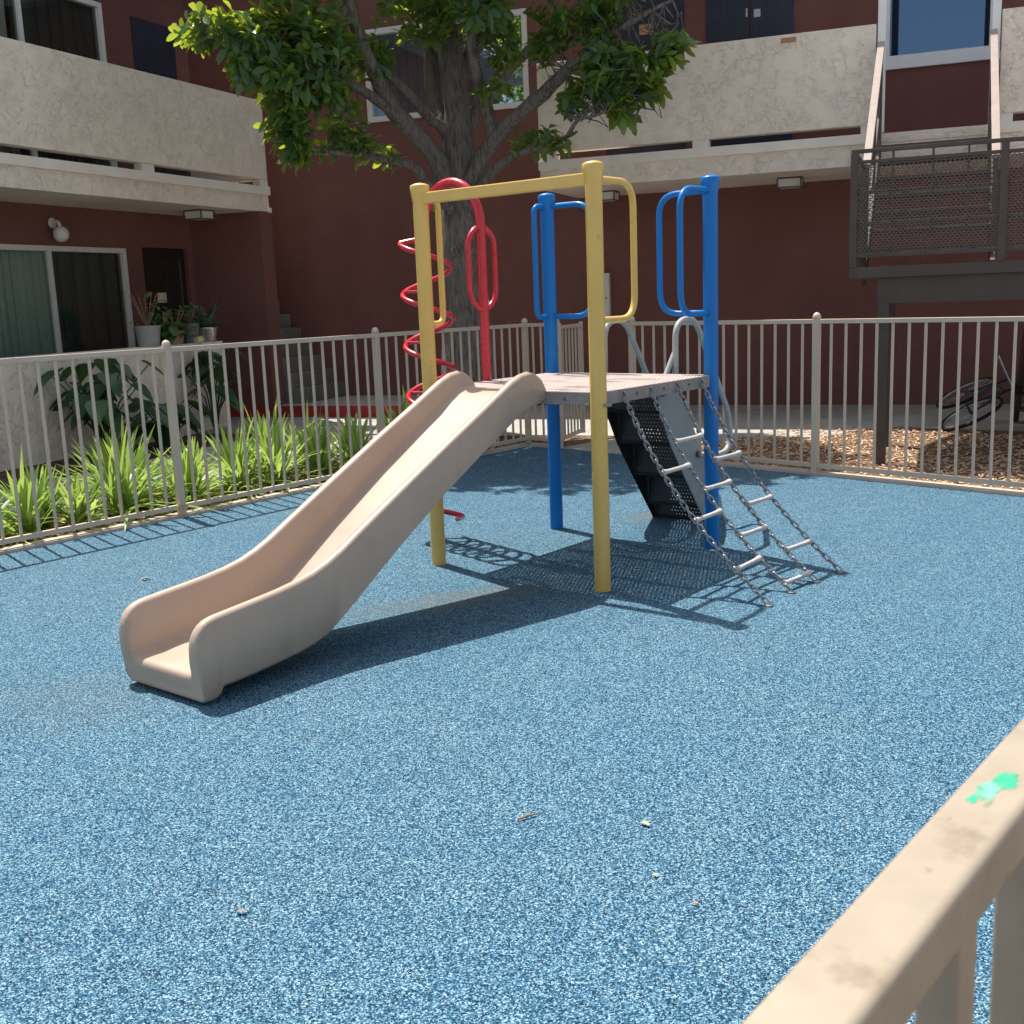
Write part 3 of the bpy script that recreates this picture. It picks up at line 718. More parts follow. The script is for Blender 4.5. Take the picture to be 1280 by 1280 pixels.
m.box(-3.025,-3.015,-.103,-.097,1.44,1.47); m.build('box_label', M['ink'], eb)
soffit_lamp(BR,-.55,-.73,ZS); soffit_lamp(BR,-2.82,-.69,ZS); soffit_lamp(BR,2.55,-.75,ZS)
# raised red-edged slab and the concrete stair in the gap between the buildings
m = MB(); p = [(-8.9,-1.52),(-4.4,-1.52),(-4.4,-.003),(-8.9,-.003)]; m.prism(p, 0, .165); sb = m.build('raised_walk', M['concrete'], None, bevel=.01)
sb.location = RB; sb.rotation_euler = (0,0,RROT); tag(sb, 'low raised concrete walk with red painted edge below the maroon wall', 'walk')
m = MB(); m.box(-8.9,-4.392,-1.526,-1.521,0,.166); m.build('painted_edge', M['redcurb'], sb)
stt = empty('concrete_stair', RB, RROT, 'grey concrete steps rising into the gap between the two buildings', 'stairs')
for k in range(8):
    m = MB(); x = -7.12 - k*.17; m.box(x-.17-(0 if k < 7 else 1.2), x, -1.19,-.004, .166 if k < 1 else .166+k*.205-.06, .166+(k+1)*.205 - .0); 
    m.build('step', M['stairconc'], stt, bevel=.01)
m = MB(); m.box(-10.2,-7.3,-1.18,-.01,.166,.17)
for k in range(8): m.box(-8.48-.02*0, -7.14-k*.17-.02, -1.175,-.012, .171+k*.205-.0, .166+k*.205+.14)
m.build('stair_core', M['stairconc'], stt)

# ------------------------------------------------------------------ brown steel stair and landing on the right
ST = empty('steel_staircase', RB, RROT, 'dark brown steel staircase with mesh guard and landing on the right', 'staircase')
LZ = 1.64; lx0, lx1, ly0, ly1 = .46, 3.4, -5.02, -3.66
m = MB(); m.box(lx0,lx1,ly0,ly1,LZ-.09,LZ); m.build('landing', M['brown'], ST, bevel=.004)
m = MB(); m.box(lx0+.22,lx1-.1,ly0+.05,ly0+.14,LZ-.30,LZ-.092); m.box(lx0+.22,lx1-.1,ly1-.15,ly1-.06,LZ-.30,LZ-.092); m.build('landing_beam', M['brown'], ST)
for (x,y) in ((.73,ly0+.095),(3.1,ly0+.095),(.73,ly1-.10),(3.1,ly1-.10)):
    m = MB(); m.box(x-.045,x+.045,y-.045,y+.045,0,LZ-.302); m.build('support_post', M['brown'], ST, bevel=.004)
# guard: frame bars, mesh panels
m = MB(); yg = ly0+.025
m.box(lx0,lx1,yg-.02,yg+.02,2.535,2.565)
m.box(lx0+.05,lx1,yg-.013,yg+.013,2.452,2.48); m.box(lx0+.05,lx1,yg-.015,yg+.015,1.715,1.75)
for z in (2.23,1.98): m.box(lx0+.05,lx1,yg+.012,yg+.03,z-.016,z+.016)
m.box(lx0+.005,lx0+.035,yg,ly1,2.535,2.565); m.box(lx0+.005,lx0+.035,yg,ly1,1.715,1.75)
for z in (2.23,1.98): m.box(lx0+.022,lx0+.034,yg,ly1,z-.016,z+.016)
m.build('guard_rail', M['brown'], ST, bevel=.003)
for x in (lx0+.025, 1.60, 2.7):
    m = MB(); m.box(x-.028,x+.028,yg-.028,yg+.028,LZ,2.534); m.build('guard_post', M['brown'], ST, bevel=.003)
m = MB(); m.box(lx0-.01,lx0+.05,ly1-.06,ly1,LZ,2.534); m.build('guard_post', M['brown'], ST, bevel=.003)
for x in (.78,1.08,1.34):
    m = MB(); m.box(x-.008,x+.008,yg+.012,yg+.03,1.75,2.535); m.build('guard_baluster', M['brown'], ST)
m = MB()
for a,b in ((lx0+.055,1.57),(1.63,2.67),(2.73,lx1)): m.add([(a,yg,1.75),(b,yg,1.75),(b,yg,2.452),(a,yg,2.452)],[(0,1,2,3)])
m.build('mesh_panel', M['brownmesh'], ST)
m = MB(); m.add([(lx0+.02,yg+.03,1.75),(lx0+.02,ly1-.06,1.75),(lx0+.02,ly1-.06,2.52),(lx0+.02,yg+.03,2.52)],[(0,1,2,3)]); m.build('mesh_panel', M['brownmesh_side'], ST)
# upper flight from landing to the balcony level
ua, ub = (ly1, LZ), (-1.56, 3.09)
nst_ = 8
for k in range(1, nst_):
    t = k/nst_; y = ua[0]+(ub[0]-ua[0])*(t-.5/nst_); z = ua[1]+(ub[1]-ua[1])*t
    m = MB(); m.box(.53,1.57,y-.13,y+.13,z-.035,z); m.build('tread', M['brown'], ST, bevel=.004)
for x in (.49,1.585):
    m = MB(); m.bar((x,ua[0],ua[1]-.06),(x,ub[0],ub[1]-.12),.04,.22); m.build('stringer', M['brown'], ST)
    m = MB(); m.bar((x,ua[0]+.08,LZ+.93),(x,-1.62,4.0),.07,.035); m.build('handrail', M['railcap'], ST, bevel=.003)
    m = MB()
    for q in (0.,.5,1.):
        yy = ua[0]+.12+(-1.66-ua[0]-.12)*q; zt = LZ+.93+(4.0-LZ-.93)*((yy-ua[0]-.08)/(-1.62-ua[0]-.08)); zb = ua[1]+(ub[1]-ua[1])*((yy-ua[0])/(ub[0]-ua[0]))
        m.box(x-.022,x+.022,yy-.022,yy+.022,zb-.05,zt-.02)
    for dz in (.3,.6): m.bar((x,ua[0]+.1,LZ+.93-dz),(x,-1.64,3.98-dz),.02,.025)
    m.build('balustrade', M['brown'], ST)
# lower flight down to the walkway
for k in range(1, 9):
    t = k/9; y = ly1+(-1.75-ly1)*t; z = LZ*(1-t)
    m = MB(); m.box(1.98,3.0,y-.14,y+.14,z-.04,z); m.build('tread', M['brown'], ST, bevel=.004)
for x in (1.945,3.035):
    m = MB(); m.bar((x,ly1,LZ-.1),(x,-1.72,.07),.05,.24); m.build('stringer', M['brown'], ST)

# ------------------------------------------------------------------ low patio wall and its pots
LWo = MB(); LWo.box(-9,-1.13,.0,.15,-.02,1.075); lwall = LWo.build('garden_wall', M['cream_stucco'], None, bevel=.008)
lwall.location = LB; lwall.rotation_euler = (0,0,LROT); tag(lwall, 'low cream stucco patio wall on the left with plant pots on top', 'wall')
m = MB(); m.box(-9,-1.115,-.012,.165,1.075,1.105); m.build('wall_cap', M['trim'], lwall, bevel=.006)

def leaf_geo(b, tints, base, direction, up, L, w, droop=.25, fold=.18, tint=None, segs=(.0,.3,.65,1.), shape=(.12,1.,.8,0.)):
    d = Vector(direction).normalized(); u = Vector(up); s = d.cross(u)
    if s.length < 1e-3: s = d.cross(Vector((1,.2,0)))
    s.normalize(); nrm = s.cross(d).normalized(); o = len(b.v); tt = random.random() if tint is None else tint
    base = Vector(base); rows = []
    for q, k in zip(segs, shape):
        c = base + d*(L*q) - Vector((0,0,1))*(droop*L*q*q)
        if k > 0:
            rows.append((len(b.v), 3)); b.v += [tuple(c - s*(w*k/2) + nrm*(fold*w*k/2)), tuple(c), tuple(c + s*(w*k/2) + nrm*(fold*w*k/2))]; tints += [tt]*3
        else: rows.append((len(b.v), 1)); b.v.append(tuple(c)); tints.append(tt)
    for (a,na),(c,nc) in zip(rows, rows[1:]):
        if nc == 3: b.f += [(a,a+1,c+1,c),(a+1,a+2,c+2,c+1)]
        else: b.f += [(a,a+1,c),(a+1,a+2,c)]
def build_leaves(b, tints, name, mat, par):
    o = b.build(name, mat, par, smooth=True, angle=80)
    at = o.data.attributes.new('tint', 'FLOAT', 'POINT'); at.data.foreach_set('value', tints); return o

# strappy plants behind the left fence
def strap_plant(n, Lm):
    b = MB(); t = []
    for k in range(n):
        a = random.uniform(0, 6.283); el = random.choice((random.uniform(.3,.9), random.uniform(.7,1.3), random.uniform(.95,1.45)))
        d = (math.cos(a)*math.cos(el), math.sin(a)*math.cos(el), math.sin(el)); L = Lm*random.uniform(.6,1.1)
        bend = random.uniform(.05,.5)*math.cos(el)+random.uniform(.0,.22)
        leaf_geo(b, t, (random.uniform(-.06,.06), random.uniform(-.06,.06), random.uniform(0,.02)), d, (0,0,1), L, random.uniform(.026,.046), bend, .3, min(1, max(0, random.gauss(.55,.25))),
                 (0,.2,.42,.64,.84,1.), (.55,.8,1.,.95,.65,0.))
    return b, t
def dead_blades(par, n):
    b = MB(); t = []
    for k in range(n):
        a = random.uniform(0, 6.283); el = random.uniform(.0,.5); L = random.uniform(.22,.42)
        leaf_geo(b, t, (0,0,.03), (math.cos(a)*math.cos(el), math.sin(a)*math.cos(el), math.sin(el)), (0,0,1), L, random.uniform(.014,.03), .35+el*.8, .3, None, (0,.2,.42,.64,.84,1.), (.5,.8,1.,.9,.6,0.))
    build_leaves(b, t, 'dead_blades', M['strap_dead'], par)
protos = []
for k in range(4):
    b, t = strap_plant((56,72,44,62)[k], (.66,.72,.56,.68)[k])
    e_ = empty('strap_leaf_plant', (0,0,0), 0, 'clump of strappy bright green leaves in the bed behind the left fence', 'plant', 'strappy green clumps along the left fence')
    build_leaves(b, t, 'foliage', M['strap'], e_); dead_blades(e_, 7 + 2*k); protos.append(e_)
spots = []
for s, o_ in ((7.55,.35),(7.25,.62),(6.95,.3),(6.62,.5),(6.3,.28),(6.0,.55),(5.72,.33),(5.5,.55),(5.3,.3),(5.08,.5),(4.93,.3),  (4.55,.34),(4.32,.62),(3.98,.36),(3.72,.66),(3.48,.38),(3.22,.7),(2.98,.42),(2.75,.75),(2.5,.42),(2.28,.72),(2.02,.45),(1.72,.7),(1.45,.45),(1.15,.65),(.85,.4),(3.35,.98),(2.6,1.02),(2.1,1.0),(4.1,.95)):
    spots.append(left_line(s) + nl*o_)
for i, p in enumerate(spots):
    o = protos[i] if i < 4 else copy_tree(protos[i % 4])
    o.location = (p.x + random.uniform(-.05,.05), p.y + random.uniform(-.05,.05), 0.); o.rotation_euler = (0,0,random.uniform(0,6.28))
    k = random.uniform(.85,1.15) if i > 7 else random.uniform(.95,1.15)
    o.scale = (k,k,k*random.uniform(.92,1.1))
# flower stalk
m = MB(); q = left_line(5.6)+nl*.6
m.tube([(q.x,q.y,0),(q.x-.02,q.y+.01,.45),(q.x-.09,q.y+.05,.78)], [.008,.006,.005], 6)
fs_ = m.build('flower_stalk', M['strap'], None, smooth=True); tag(fs_, 'tall thin flower stalk with a closed bud among the strappy plants', 'flower')
at = fs_.data.attributes.new('tint','FLOAT','POINT'); at.data.foreach_set('value',[.8]*len(fs_.data.vertices))
m = MB(); m.lathe([(.003,0),(.014,.02),(.016,.04),(.009,.07),(.001,.09)],10,(q.x-.09,q.y+.05,.77)); m.build('bud', M['flower'], fs_, smooth=True)

# big heart-leaved plants against the patio wall
def big_leaf_plant(x, y, spread, hgt, n, label, seed):
    random.seed(seed); p = lw(x,y,0); e_ = empty('elephant_ear_plant', (p.x,p.y,0), 0, label, 'plant'); b = MB(); t = []; stx = MB()
    for k in range(n):
        a = random.uniform(0,6.28); r = random.uniform(.05,spread); h_ = hgt*random.uniform(.4,1.)
        tip = Vector((r*math.cos(a), r*math.sin(a), h_)); stx.tube([(0,0,0),(tip.x*.35,tip.y*.35,h_*.6),tuple(tip)], [.012,.009,.006], 6)
        d = Vector((math.cos(a), math.sin(a), -.55)); L = random.uniform(.22,.36)
        leaf_geo(b, t, tip - d.normalized()*L*.25, d, (0,0,1), L, L*.75, .25, .22, None, (0,.12,.35,.62,.85,1.), (.5,.9,1.,.72,.34,0.))
    build_leaves(b, t, 'foliage', M['bigleaf'], e_); so = stx.build('stem', M['bigleaf'], e_, smooth=True)
    at = so.data.attributes.new('tint','FLOAT','POINT'); at.data.foreach_set('value',[.6]*len(so.data.vertices))
    random.seed(seed+99)
big_leaf_plant(-3.85,-.45,.52,.98,40,'broad dark elephant ear plant against the patio wall, left of the fence post',11)
big_leaf_plant(-1.85,-.35,.32,1.08,22,'tall elephant ear plant at the right end of the patio wall',12)
big_leaf_plant(-2.95,-.5,.45,.5,24,'low dark leafy plant between the two elephant ear plants',13)

def pot_plant(x, z0, r, h_, potm, label, kind, seed, y=.075, lf='potleaf', size=.1, n=40, sp=.18, ht=.3):
    random.seed(seed); p = lw(x,y,z0); e_ = empty('potted_plant', p, random.uniform(0,6), label, 'potted plant')
    m = MB(); m.lathe([(r*.72,0),(r*.8,.01),(r*.98,h_*.9),(r,h_*.92),(r,h_),(r*.9,h_),(r*.88,h_*.9),(.01,h_*.88)], 24); m.build('pot', M[potm], e_, smooth=True)
    b = MB(); t = []
    for k in range(n):
        a = random.uniform(0,6.28)
        if kind == 'rosette':
            el = random.uniform(.25,1.35); d = (math.cos(a)*math.cos(el), math.sin(a)*math.cos(el), math.sin(el))
            leaf_geo(b,t,(0,0,h_*.9),d,(0,0,1),ht*random.uniform(.7,1.05),size,.12,.35,None,(0,.25,.6,.85,1.),(.6,1.,.9,.5,0.))
        else:
            rr = random.uniform(0,sp); q = Vector((rr*math.cos(a), rr*math.sin(a), h_*.9+random.uniform(-.04,ht)))
            d = Vector((math.cos(a),math.sin(a),random.uniform(-.7,.4))); L = size*random.uniform(.7,1.3)
            leaf_geo(b,t,q,d,(0,0,1),L,L*.7,.2,.2)
    build_leaves(b,t,'foliage',M[lf],e_)
    if kind != 'rosette':
        m = MB()
        for k in range(7):
            a = k*.9; m.tube([(0,0,h_*.8),(sp*.35*math.cos(a),sp*.35*math.sin(a),h_+ht*.4),(sp*.7*math.cos(a),sp*.7*math.sin(a),h_+ht*.85)],.005,5)
        m.build('stem', M['twig'], e_, smooth=True)
    random.seed(seed+5)
pot_plant(-2.40,1.106,.15,.24,'potwhite','white pot with a dark wiry plant on the patio wall beside the sliding door','leafy',21,size=.075,n=46,sp=.24,ht=.42)
pot_plant(-1.93,1.106,.12,.16,'terracotta','bushy light green plant trailing from a small clay pot on the patio wall','leafy',22,size=.13,n=48,sp=.19,ht=.28)
pot_plant(-1.62,1.106,.11,.24,'potgrey','blue grey pot with broad leaves between the bushy plant and silver pot','leafy',23,size=.12,n=20,sp=.17,ht=.26)
pot_plant(-1.33,1.106,.15,.18,'potsilver','silver pot with a spiky blue grey agave at the end of the patio wall','rosette',24,lf='agave',size=.07,n=34,ht=.44)
m = MB()
for k in range(5):
    a = k*1.256; m.lathe([(.012,0),(.032,.02),(.036,.045),(.022,.07),(.003,.08)],10,(.035*math.cos(a),.035*math.sin(a),0))
fl = m.build('cream_flower', M['flower'], None, smooth=True); fl.location = lw(-1.62,-.03,1.106); tag(fl,'small cream flower head on the patio wall edge below the pots','flower')

# ------------------------------------------------------------------ tree
random.seed(3)
TR = empty('magnolia_tree', (-.44,12.7,0), 0, 'broad-leaved tree with grey trunk and low limbs behind the playground fence', 'tree')
TO = Vector((-.44,12.7,0))
br = dict(
 trunk=[(-.44,12.7,-.1,.40),(-.44,12.7,.08,.33),(-.44,12.7,.38,.285),(-.43,12.7,.92,.264),(-.45,12.7,1.46,.255),(-.44,12.7,2.15,.245),(-.43,12.7,2.83,.24),(-.43,12.7,3.34,.215),(-.44,12.75,3.92,.185),(-.46,12.8,4.5,.156),(-.48,12.8,5.3,.128),(-.47,12.7,6.04,.091),(-.39,12.6,6.9,.05)],
 L1=[(-.46,12.68,2.2,.15),(-.48,12.65,2.49,.155),(-.65,12.5,2.95,.143),(-.85,12.4,3.24,.133),(-1.07,12.2,3.47,.122),(-1.2,12.,3.73,.103),(-1.29,11.8,4.,.093),(-1.37,11.7,4.28,.084),(-1.42,11.5,4.67,.066),(-1.53,11.3,5.17,.04)],
 L2=[(-.46,12.65,2.2,.09),(-.5,12.6,2.41,.085),(-.73,12.3,2.67,.07),(-.86,12.1,2.87,.061),(-1.01,11.9,2.91,.051),(-1.27,11.7,2.95,.042),(-1.56,11.5,2.97,.033),(-1.85,11.4,3.01,.02)],
 L3=[(-.97,12.25,3.36,.079),(-1.16,12.,3.49,.069),(-1.33,11.7,3.59,.059),(-1.48,11.5,3.62,.041),(-1.67,11.3,3.66,.032),(-1.95,11.2,3.76,.024),(-2.3,11.1,3.89,.02),(-2.64,11.,4.02,.012)],
 L4=[(-.46,12.7,3.1,.09),(-.49,12.7,3.26,.082),(-.72,12.6,3.43,.072),(-.96,12.3,3.69,.062),(-1.14,12.2,3.85,.052),(-1.26,12.2,3.97,.044),(-1.51,12.,4.2,.034),(-1.86,11.8,4.39,.025),(-2.2,11.6,4.65,.015)],
 S2=[(-.46,12.75,3.,.13),(-.54,12.8,3.31,.128),(-.68,13.,3.64,.121),(-.7,13.1,4.25,.103),(-.75,13.1,4.99,.084),(-.94,13.,5.77,.056),(-1.16,13.,6.48,.03)],
 R1=[(-.42,12.68,2.35,.13),(-.37,12.65,2.62,.136),(-.24,12.5,2.85,.125),(-.08,12.4,3.1,.115),(.17,12.2,3.32,.105),(.49,12.,3.54,.094),(.73,11.8,3.72,.084),(.94,11.6,3.83,.075),(1.15,11.5,3.96,.058),(1.4,11.3,4.08,.04),(1.69,11.2,4.19,.02)],
 R1b=[(-.1,12.42,3.05,.08),(-.05,12.4,3.13,.089),(-.07,12.3,3.39,.088),(-.15,12.2,3.63,.079),(-.2,12.1,3.83,.078),(-.22,12.,4.15,.069),(-.11,11.8,4.55,.051),(.07,11.6,5.07,.03)],
 R2=[(-.40,12.66,2.35,.07),(-.35,12.6,2.53,.072),(.01,12.1,2.86,.061),(.3,11.8,2.96,.042),(.54,11.6,2.98,.033),(.68,11.5,3.04,.029),(.79,11.4,3.18,.024),(.96,11.3,3.2,.018),(1.22,11.2,3.28,.012)],
 R3=[(-.40,12.72,3.2,.1),(-.27,12.8,3.43,.101),(-.07,13.,3.73,.093),(.21,13.2,4.07,.085),(.47,13.3,4.27,.076),(.84,13.3,4.57,.057),(1.2,13.2,4.95,.038),(1.62,13.,5.36,.025)],
 R4=[(-.44,12.75,3.5,.12),(-.43,12.8,3.77,.119),(-.24,12.9,4.15,.111),(-.04,13.,4.45,.102),(.22,13.,4.85,.074),(.59,12.9,5.53,.046),(.94,12.8,6.18,.025)])
skel = []; m = MB()
def smooth_path(p):
    out = []; 
    for i in range(len(p)-1):
        p0 = p[max(i-1,0)]; p1 = p[i]; p2 = p[i+1]; p3 = p[min(i+2,len(p)-1)]
        for k in range(3):
            t = k/3; out.append(tuple(.5*((2*b)+(-a+c)*t+(2*a-5*b+4*c-d)*t*t+(-a+3*b-3*c+d)*t**3) for a,b,c,d in zip(p0,p1,p2,p3)))
    out.append(p[-1]); return out
for nm, pts in br.items():
    sp_ = smooth_path(pts); big = nm == 'trunk'
    P = []; Rr = []
    for x,y,z,r in sp_:
        j = .12*r if not big else .05*r
        P.append(Vector((x+random.uniform(-j,j), y+random.uniform(-j,j), z)) - TO); Rr.append(r*random.uniform(.94,1.06)*(.76 if not big else (1.06 if z < 2.0 else .90 if z < 2.6 else .72)))
        skel.append(Vector((x,y,z)))
    m.tube(P, Rr, 22 if big else 12)
TB = m
LV = MB(); lt = []; TW = TB
def nearest(p):
    best = min(skel, key=lambda q: (q-p).length_squared); return best
def rosette(p, n=None, size=.165, twig_on=True):
    base = nearest(p); d = (p-base); dist = d.length
    d = d.normalized() if dist > .02 else Vector((0,0,1))
    d = (d + Vector((random.gauss(0,.5),random.gauss(0,.5),random.gauss(.25,.4)))).normalized()
    q0 = p - d*min(.28, dist)
    if twig_on and dist < .42:
        mid = base.lerp(p,.5) + Vector((random.uniform(-.04,.04),random.uniform(-.04,.04),-.05*dist))
        TW.tube([base-TO, mid.lerp(q0,.6)-TO, q0-TO, p-TO], [.008,.0065,.005,.003], 5)
    sx = d.cross(Vector((.3,.1,1))).normalized(); sy = d.cross(sx); ph = random.uniform(0,6.28); n = n or random.randint(6,9)
    hue = min(1,max(0,random.gauss(.4,.22)))
    for k in range(n):
        a = ph + k*2.4; spread = .5+.95*(1-k/n)+random.uniform(-.25,.25)
        ld = (d*math.cos(spread) + (sx*math.cos(a)+sy*math.sin(a))*math.sin(spread)).normalized()
        L = size*random.uniform(.75,1.2)
        leaf_geo(LV, lt, p - d*(.16*k/n) - TO, ld, d, L, L*random.uniform(.36,.44), random.uniform(.05,.4), .22, min(1,max(0,hue+random.gauss(0,.15))), (0,.18,.42,.68,.88,1.), (.10,.5,.9,1.,.62,0.))
# (centre, radii, rosettes): clumps of the lower canopy that the photograph shows, then the crown above it
cl = [((-2.72,11.1,4.10),(.22,.25,.18),13),((-2.42,11.1,3.72),(.16,.2,.14),10),((-2.28,11.15,4.0),(.36,.35,.3),34),((-1.9,11.25,4.08),(.40,.4,.36),46),((-2.02,11.3,3.62),(.30,.35,.30),36),((-2.02,11.3,3.22),(.20,.25,.22),20),((-1.98,11.3,2.98),(.16,.2,.12),8),
      ((-1.66,11.4,4.0),(.36,.4,.34),40),((-1.66,11.4,3.62),(.26,.3,.26),26),((-1.52,11.6,3.3),(.2,.25,.14),7),((-1.22,12.,3.95),(.2,.22,.2),13),((-1.5,11.55,3.06),(.34,.25,.12),11),((-1.15,11.9,3.02),(.14,.15,.10),4),((-.72,12.25,2.52),(.06,.06,.05),1),
      ((-.8,12.2,4.4),(.4,.4,.25),24),((-.1,12.,4.3),(.4,.4,.22),20),((.15,11.9,3.95),(.2,.2,.15),7),((.05,12.,3.6),(.25,.2,.2),3),((.45,11.8,3.95),(.18,.2,.18),8),((.3,11.8,3.12),(.25,.2,.15),5),((.58,11.5,3.02),(.12,.12,.1),4),
      ((.86,11.5,3.42),(.22,.25,.15),14),((1.15,11.4,3.62),(.32,.3,.24),36),((1.45,11.3,3.55),(.25,.25,.2),24),((1.68,11.2,3.75),(.17,.2,.15),12),((1.22,11.3,3.28),(.15,.2,.16),13),((.98,11.5,4.1),(.25,.3,.2),16),((.6,11.7,4.15),(.3,.3,.2),12),((1.3,11.3,4.35),(.2,.25,.1),9),((1.05,11.7,4.3),(.22,.3,.14),12)]
for c, r, n in cl:
    for _ in range(int(n*1.6)):
        while True:
            u_ = Vector((random.uniform(-1,1),random.uniform(-1,1),random.uniform(-1,1)))
            if u_.length < 1: break
        rosette(Vector(c) + Vector((u_.x*r[0],u_.y*r[1],u_.z*r[2])), size=.155)
def crown(c, r, n, size=.17):
    k = 0
    while k < n:
        u_ = Vector((random.gauss(0,1),random.gauss(0,1),random.gauss(0,1))).normalized()*random.uniform(.35,1.)**.6
        p = Vector(c)+Vector((u_.x*r[0],u_.y*r[1],u_.z*r[2]))
        if mnoise.noise(p*1.1) < -.2: continue
        if (p - Vector(RB)).dot(Vector((-.362,-.932,0))) < .75: continue
        k += 1; rosette(p, size=size, twig_on=False)
crown((-.6,12.2,5.9),(2.3,1.7,1.35),900)
crown((-1.7,11.4,4.95),(1.1,.8,.5),150)
crown((.65,11.6,5.05),(1.1,.95,.6),280)
crown((-.3,11.7,4.95),(1.1,.8,.4),120)
crown((.45,12.9,5.6),(1.1,.8,.8),280)
crown((-.2,11.2,5.3),(1.5,.6,.5),330)
build_leaves(LV, lt, 'crown', M['leaf'], TR)
trk = TB.build('trunk', M['bark'], TR, smooth=True, angle=60)
def knot(px_, z, sz):
    b = MB(); c = Vector(px_) - TO
    ring_ = [c + Vector((math.cos(R(a))*sz, 0, math.sin(R(a))*sz*1.1)) for a in range(0,360,24)]
    b.tube(ring_, sz*.35, 8, closed=True); b.build('pruning_scar', M['bark'], trk, smooth=True)
knot((-.49,12.447,2.02),0,.05); knot((-.62,12.48,2.62),0,.04); knot((-.235,12.53,2.12),0,.04)


TR2 = empty('broadleaf_tree', (-9.6,5.4,0), 0, 'tall leafy tree seen mirrored in the window behind the grey trunk', 'tree')
m = MB(); m.tube([(0,0,-.1),(.05,0,2),(0,.05,4.5),(.1,0,7.5)], [.26,.2,.15,.05], 12); m.build('trunk', M['bark'], TR2, smooth=True)
b = MB(); t = []
for k in range(1500):
    u_ = Vector((random.gauss(0,1),random.gauss(0,1),random.gauss(0,1))).normalized()*random.uniform(.3,1.)**.5
    p = Vector((u_.x*1.7,u_.y*1.7,6.6+u_.z*2.3))
    if mnoise.noise(p*.9) < -.1: continue
    for q in range(4): leaf_geo(b,t,p+Vector((random.gauss(0,.1),random.gauss(0,.1),random.gauss(0,.1))),(random.gauss(0,1),random.gauss(0,1),random.gauss(.1,.6)),(0,0,1),.26,.11,.2,.2)
build_leaves(b,t,'crown',M['leaf'],TR2)

# ------------------------------------------------------------------ bicycle lying by the stair
bk = empty('bicycle', (4.87,11.8,0), 0, 'bicycle lying tipped over in the shade by the steel staircase', 'bicycle')
bx_ = Vector((.30,.93,.16)).normalized(); bz_ = Vector((.88,-.1,.46)); bz_ = (bz_ - bx_*bz_.dot(bx_)).normalized(); by_ = bz_.cross(bx_)
tilt = Matrix((bx_, by_, bz_)).transposed(); low = min((tilt @ Vector((x+.325*math.cos(R(a)),0,.31+.325*math.sin(R(a))))).z for x in (-.42,.42) for a in range(0,360,5))
def bt_(p): return tuple((tilt @ Vector(p)) + Vector((-.30,.0,.02-low)))
for nm, x in (('wheel',-.42),('wheel',.42)):
    b = MB(); ring_ = [bt_((x+.31*math.cos(R(a)),0,.31+.31*math.sin(R(a)))) for a in range(0,360,12)]
    b.tube(ring_, .018, 8, closed=True); w_ = b.build(nm, M['tyre'], bk, smooth=True)
    b = MB(); ring_ = [bt_((x+.285*math.cos(R(a)),0,.31+.285*math.sin(R(a)))) for a in range(0,360,12)]
    b.tube(ring_, .012, 8, closed=True); b.build('rim', M['alloy'], w_, smooth=True)
    b = MB()
    for a in range(0,360,24): b.tube([bt_((x,0,.31)), bt_((x+.28*math.cos(R(a)),0,.31+.28*math.sin(R(a))))], .0022, 4)
    b.build('spokes', M['alloy'], w_)
b = MB()
for p in ([(-.42,.0,.31),(-.05,0,.29),(.27,0,.62),(-.14,0,.68),(-.05,0,.29)],[(-.42,0,.31),(-.14,0,.68)],[(.27,0,.62),(.25,0,.74)],[(.27,0,.62),(.42,0,.31)],[(-.14,0,.68),(-.17,0,.78)]): b.tube([bt_(q) for q in p], .016, 8)
b.build('frame', M['bikeframe'], bk, smooth=True)
b = MB(); b.tube([bt_(q) for q in ((.25,-.27,.76),(.25,0,.75),(.25,.27,.76))], .013, 8); b.build('handlebar', M['alloy'], bk, smooth=True)
b = MB(); b.tube([bt_(q) for q in ((-.30,0,.79),(-.17,0,.80),(-.06,0,.79))], [.05,.035,.012], 10); b.build('saddle', M['ink'], bk, smooth=True)

# ------------------------------------------------------------------ bits on the rubber floor
def twig(p, a, L, label):
    m = MB(); d = Vector((math.cos(a),math.sin(a),0)); q = Vector((p[0],p[1],.006))
    m.tube([q-d*L/2, q+Vector((0,0,.003)), q+d*L/2], [.003,.0035,.002], 6); o = m.build('twig', M['twig'], None, smooth=True); tag(o,label,'twig')
twig((.012,3.051), R(28), .07, 'small reddish brown twig lying on the blue floor in the foreground')
def dry(p, a, L, mt, label):
    m = MB(); t=[]; leaf_geo(m,t,(p[0],p[1],.006),(math.cos(a),math.sin(a),.12),(0,0,1),L,L*.5,.1,.6); o = m.build('fallen_leaf', M[mt], None, smooth=True); tag(o,label,'leaf')
dry((.335,2.985), R(-40), .032, 'dryleaf', 'curled yellow leaf right of the twig on the blue floor')
dry((.329,2.686), R(10), .02, 'dryleaf', 'tiny yellowish leaf scrap nearer than the curled yellow leaf')
dry((.41,2.544), R(-15), .02, 'tan', 'small tan leaf scrap nearest the near fence rail')
dry((-.735,2.584), R(5), .03, 'deckrim', 'flat grey scrap alone on the left foreground of the blue floor')
dry((-2.13,6.19), R(35), .06, 'deckrim', 'pale strip of litter on the floor left of the slide')
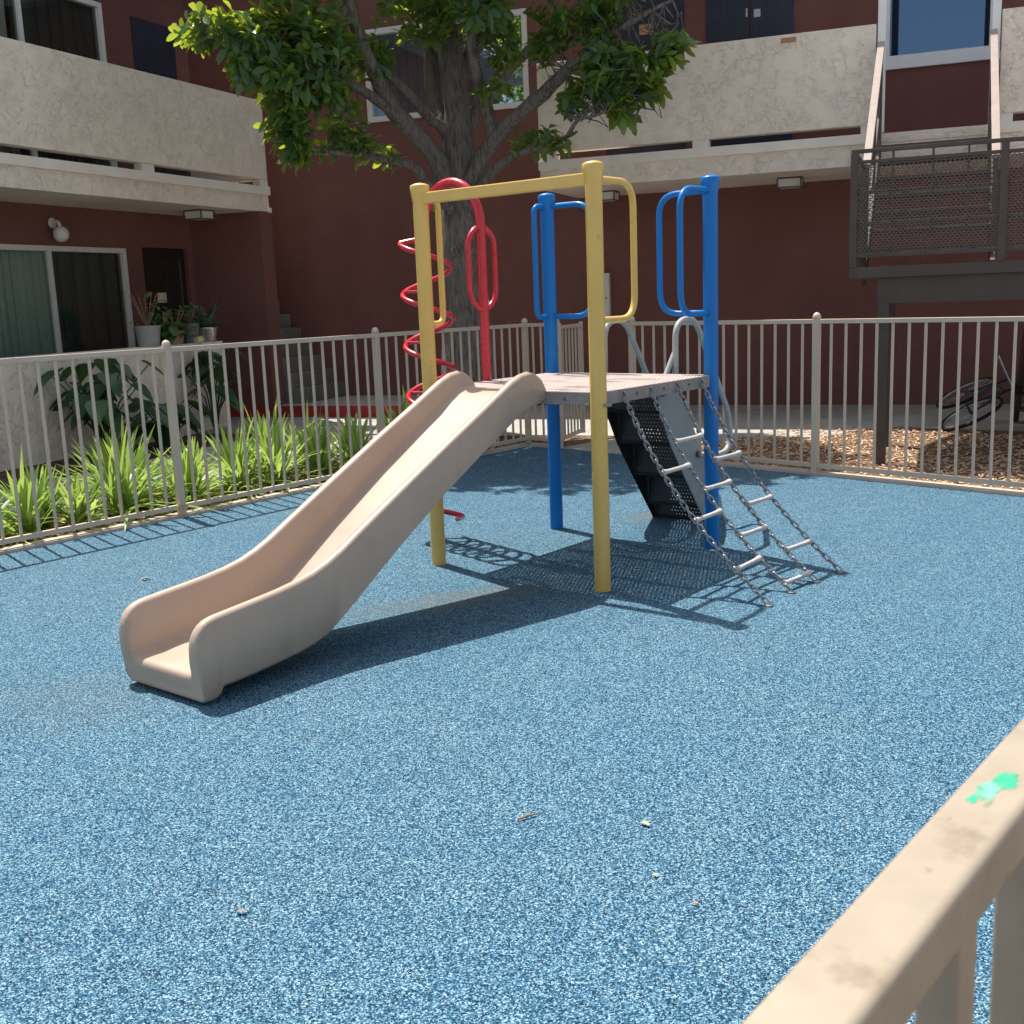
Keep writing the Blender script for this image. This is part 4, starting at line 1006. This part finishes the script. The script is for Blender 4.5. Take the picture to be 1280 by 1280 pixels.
dry((-1.66,6.81), R(-5), .04, 'deckrim', 'faint pale scrap on the floor between slide and left fence')

# ------------------------------------------------------------------ camera, light, world
cd = bpy.data.cameras.new('camera'); cam = bpy.data.objects.new('camera', cd); col.objects.link(cam); S.camera = cam
p_, r_ = 0.188938604, -0.038764611
fw = Vector((0, math.cos(p_), -math.sin(p_))); up = Vector((0, math.sin(p_), math.cos(p_))); rt = Vector((1,0,0))
Rv = rt*math.cos(r_) + up*math.sin(r_); Uv = -rt*math.sin(r_) + up*math.cos(r_)
mt = Matrix((Rv, Uv, -fw)).transposed().to_4x4(); mt.translation = (0,0,1.5); cam.matrix_world = mt
cd.sensor_width = 36; cd.sensor_fit = 'HORIZONTAL'; cd.lens = 36*1396.61/1280; cd.clip_start = .02; cd.clip_end = 500
cd.dof.use_dof = True; cd.dof.focus_distance = 6.8; cd.dof.aperture_fstop = 22
sv = Vector((-.257,.346,1)).normalized()
ld = bpy.data.lights.new('sun','SUN'); ld.energy = 4.3; ld.angle = R(.53); ld.color = (1.,.955,.88)
so = bpy.data.objects.new('sun', ld); col.objects.link(so); so.rotation_euler = sv.to_track_quat('Z','Y').to_euler(); so.location = (0,0,20)
w = bpy.data.worlds.new('World'); S.world = w; w.use_nodes = True; nt = w.node_tree
bg = nt.nodes['Background']; sky = nt.nodes.new('ShaderNodeTexSky'); sky.sky_type = 'NISHITA'; sky.sun_disc = False
sky.sun_elevation = R(66.7); sky.sun_rotation = math.atan2(-.257,.346); sky.air_density = 1.; sky.dust_density = 2.5; sky.ozone_density = 1.
hs = nt.nodes.new('ShaderNodeHueSaturation'); hs.inputs['Saturation'].default_value = .58
nt.links.new(sky.outputs[0], hs.inputs['Color']); nt.links.new(hs.outputs[0], bg.inputs['Color']); bg.inputs['Strength'].default_value = .118
S.view_settings.view_transform = 'Standard'; S.view_settings.look = 'None'; S.view_settings.exposure = .74; S.view_settings.gamma = 1
S.render.engine = 'CYCLES'; S.cycles.max_bounces = 8; S.cycles.transparent_max_bounces = 16; S.cycles.use_denoising = True
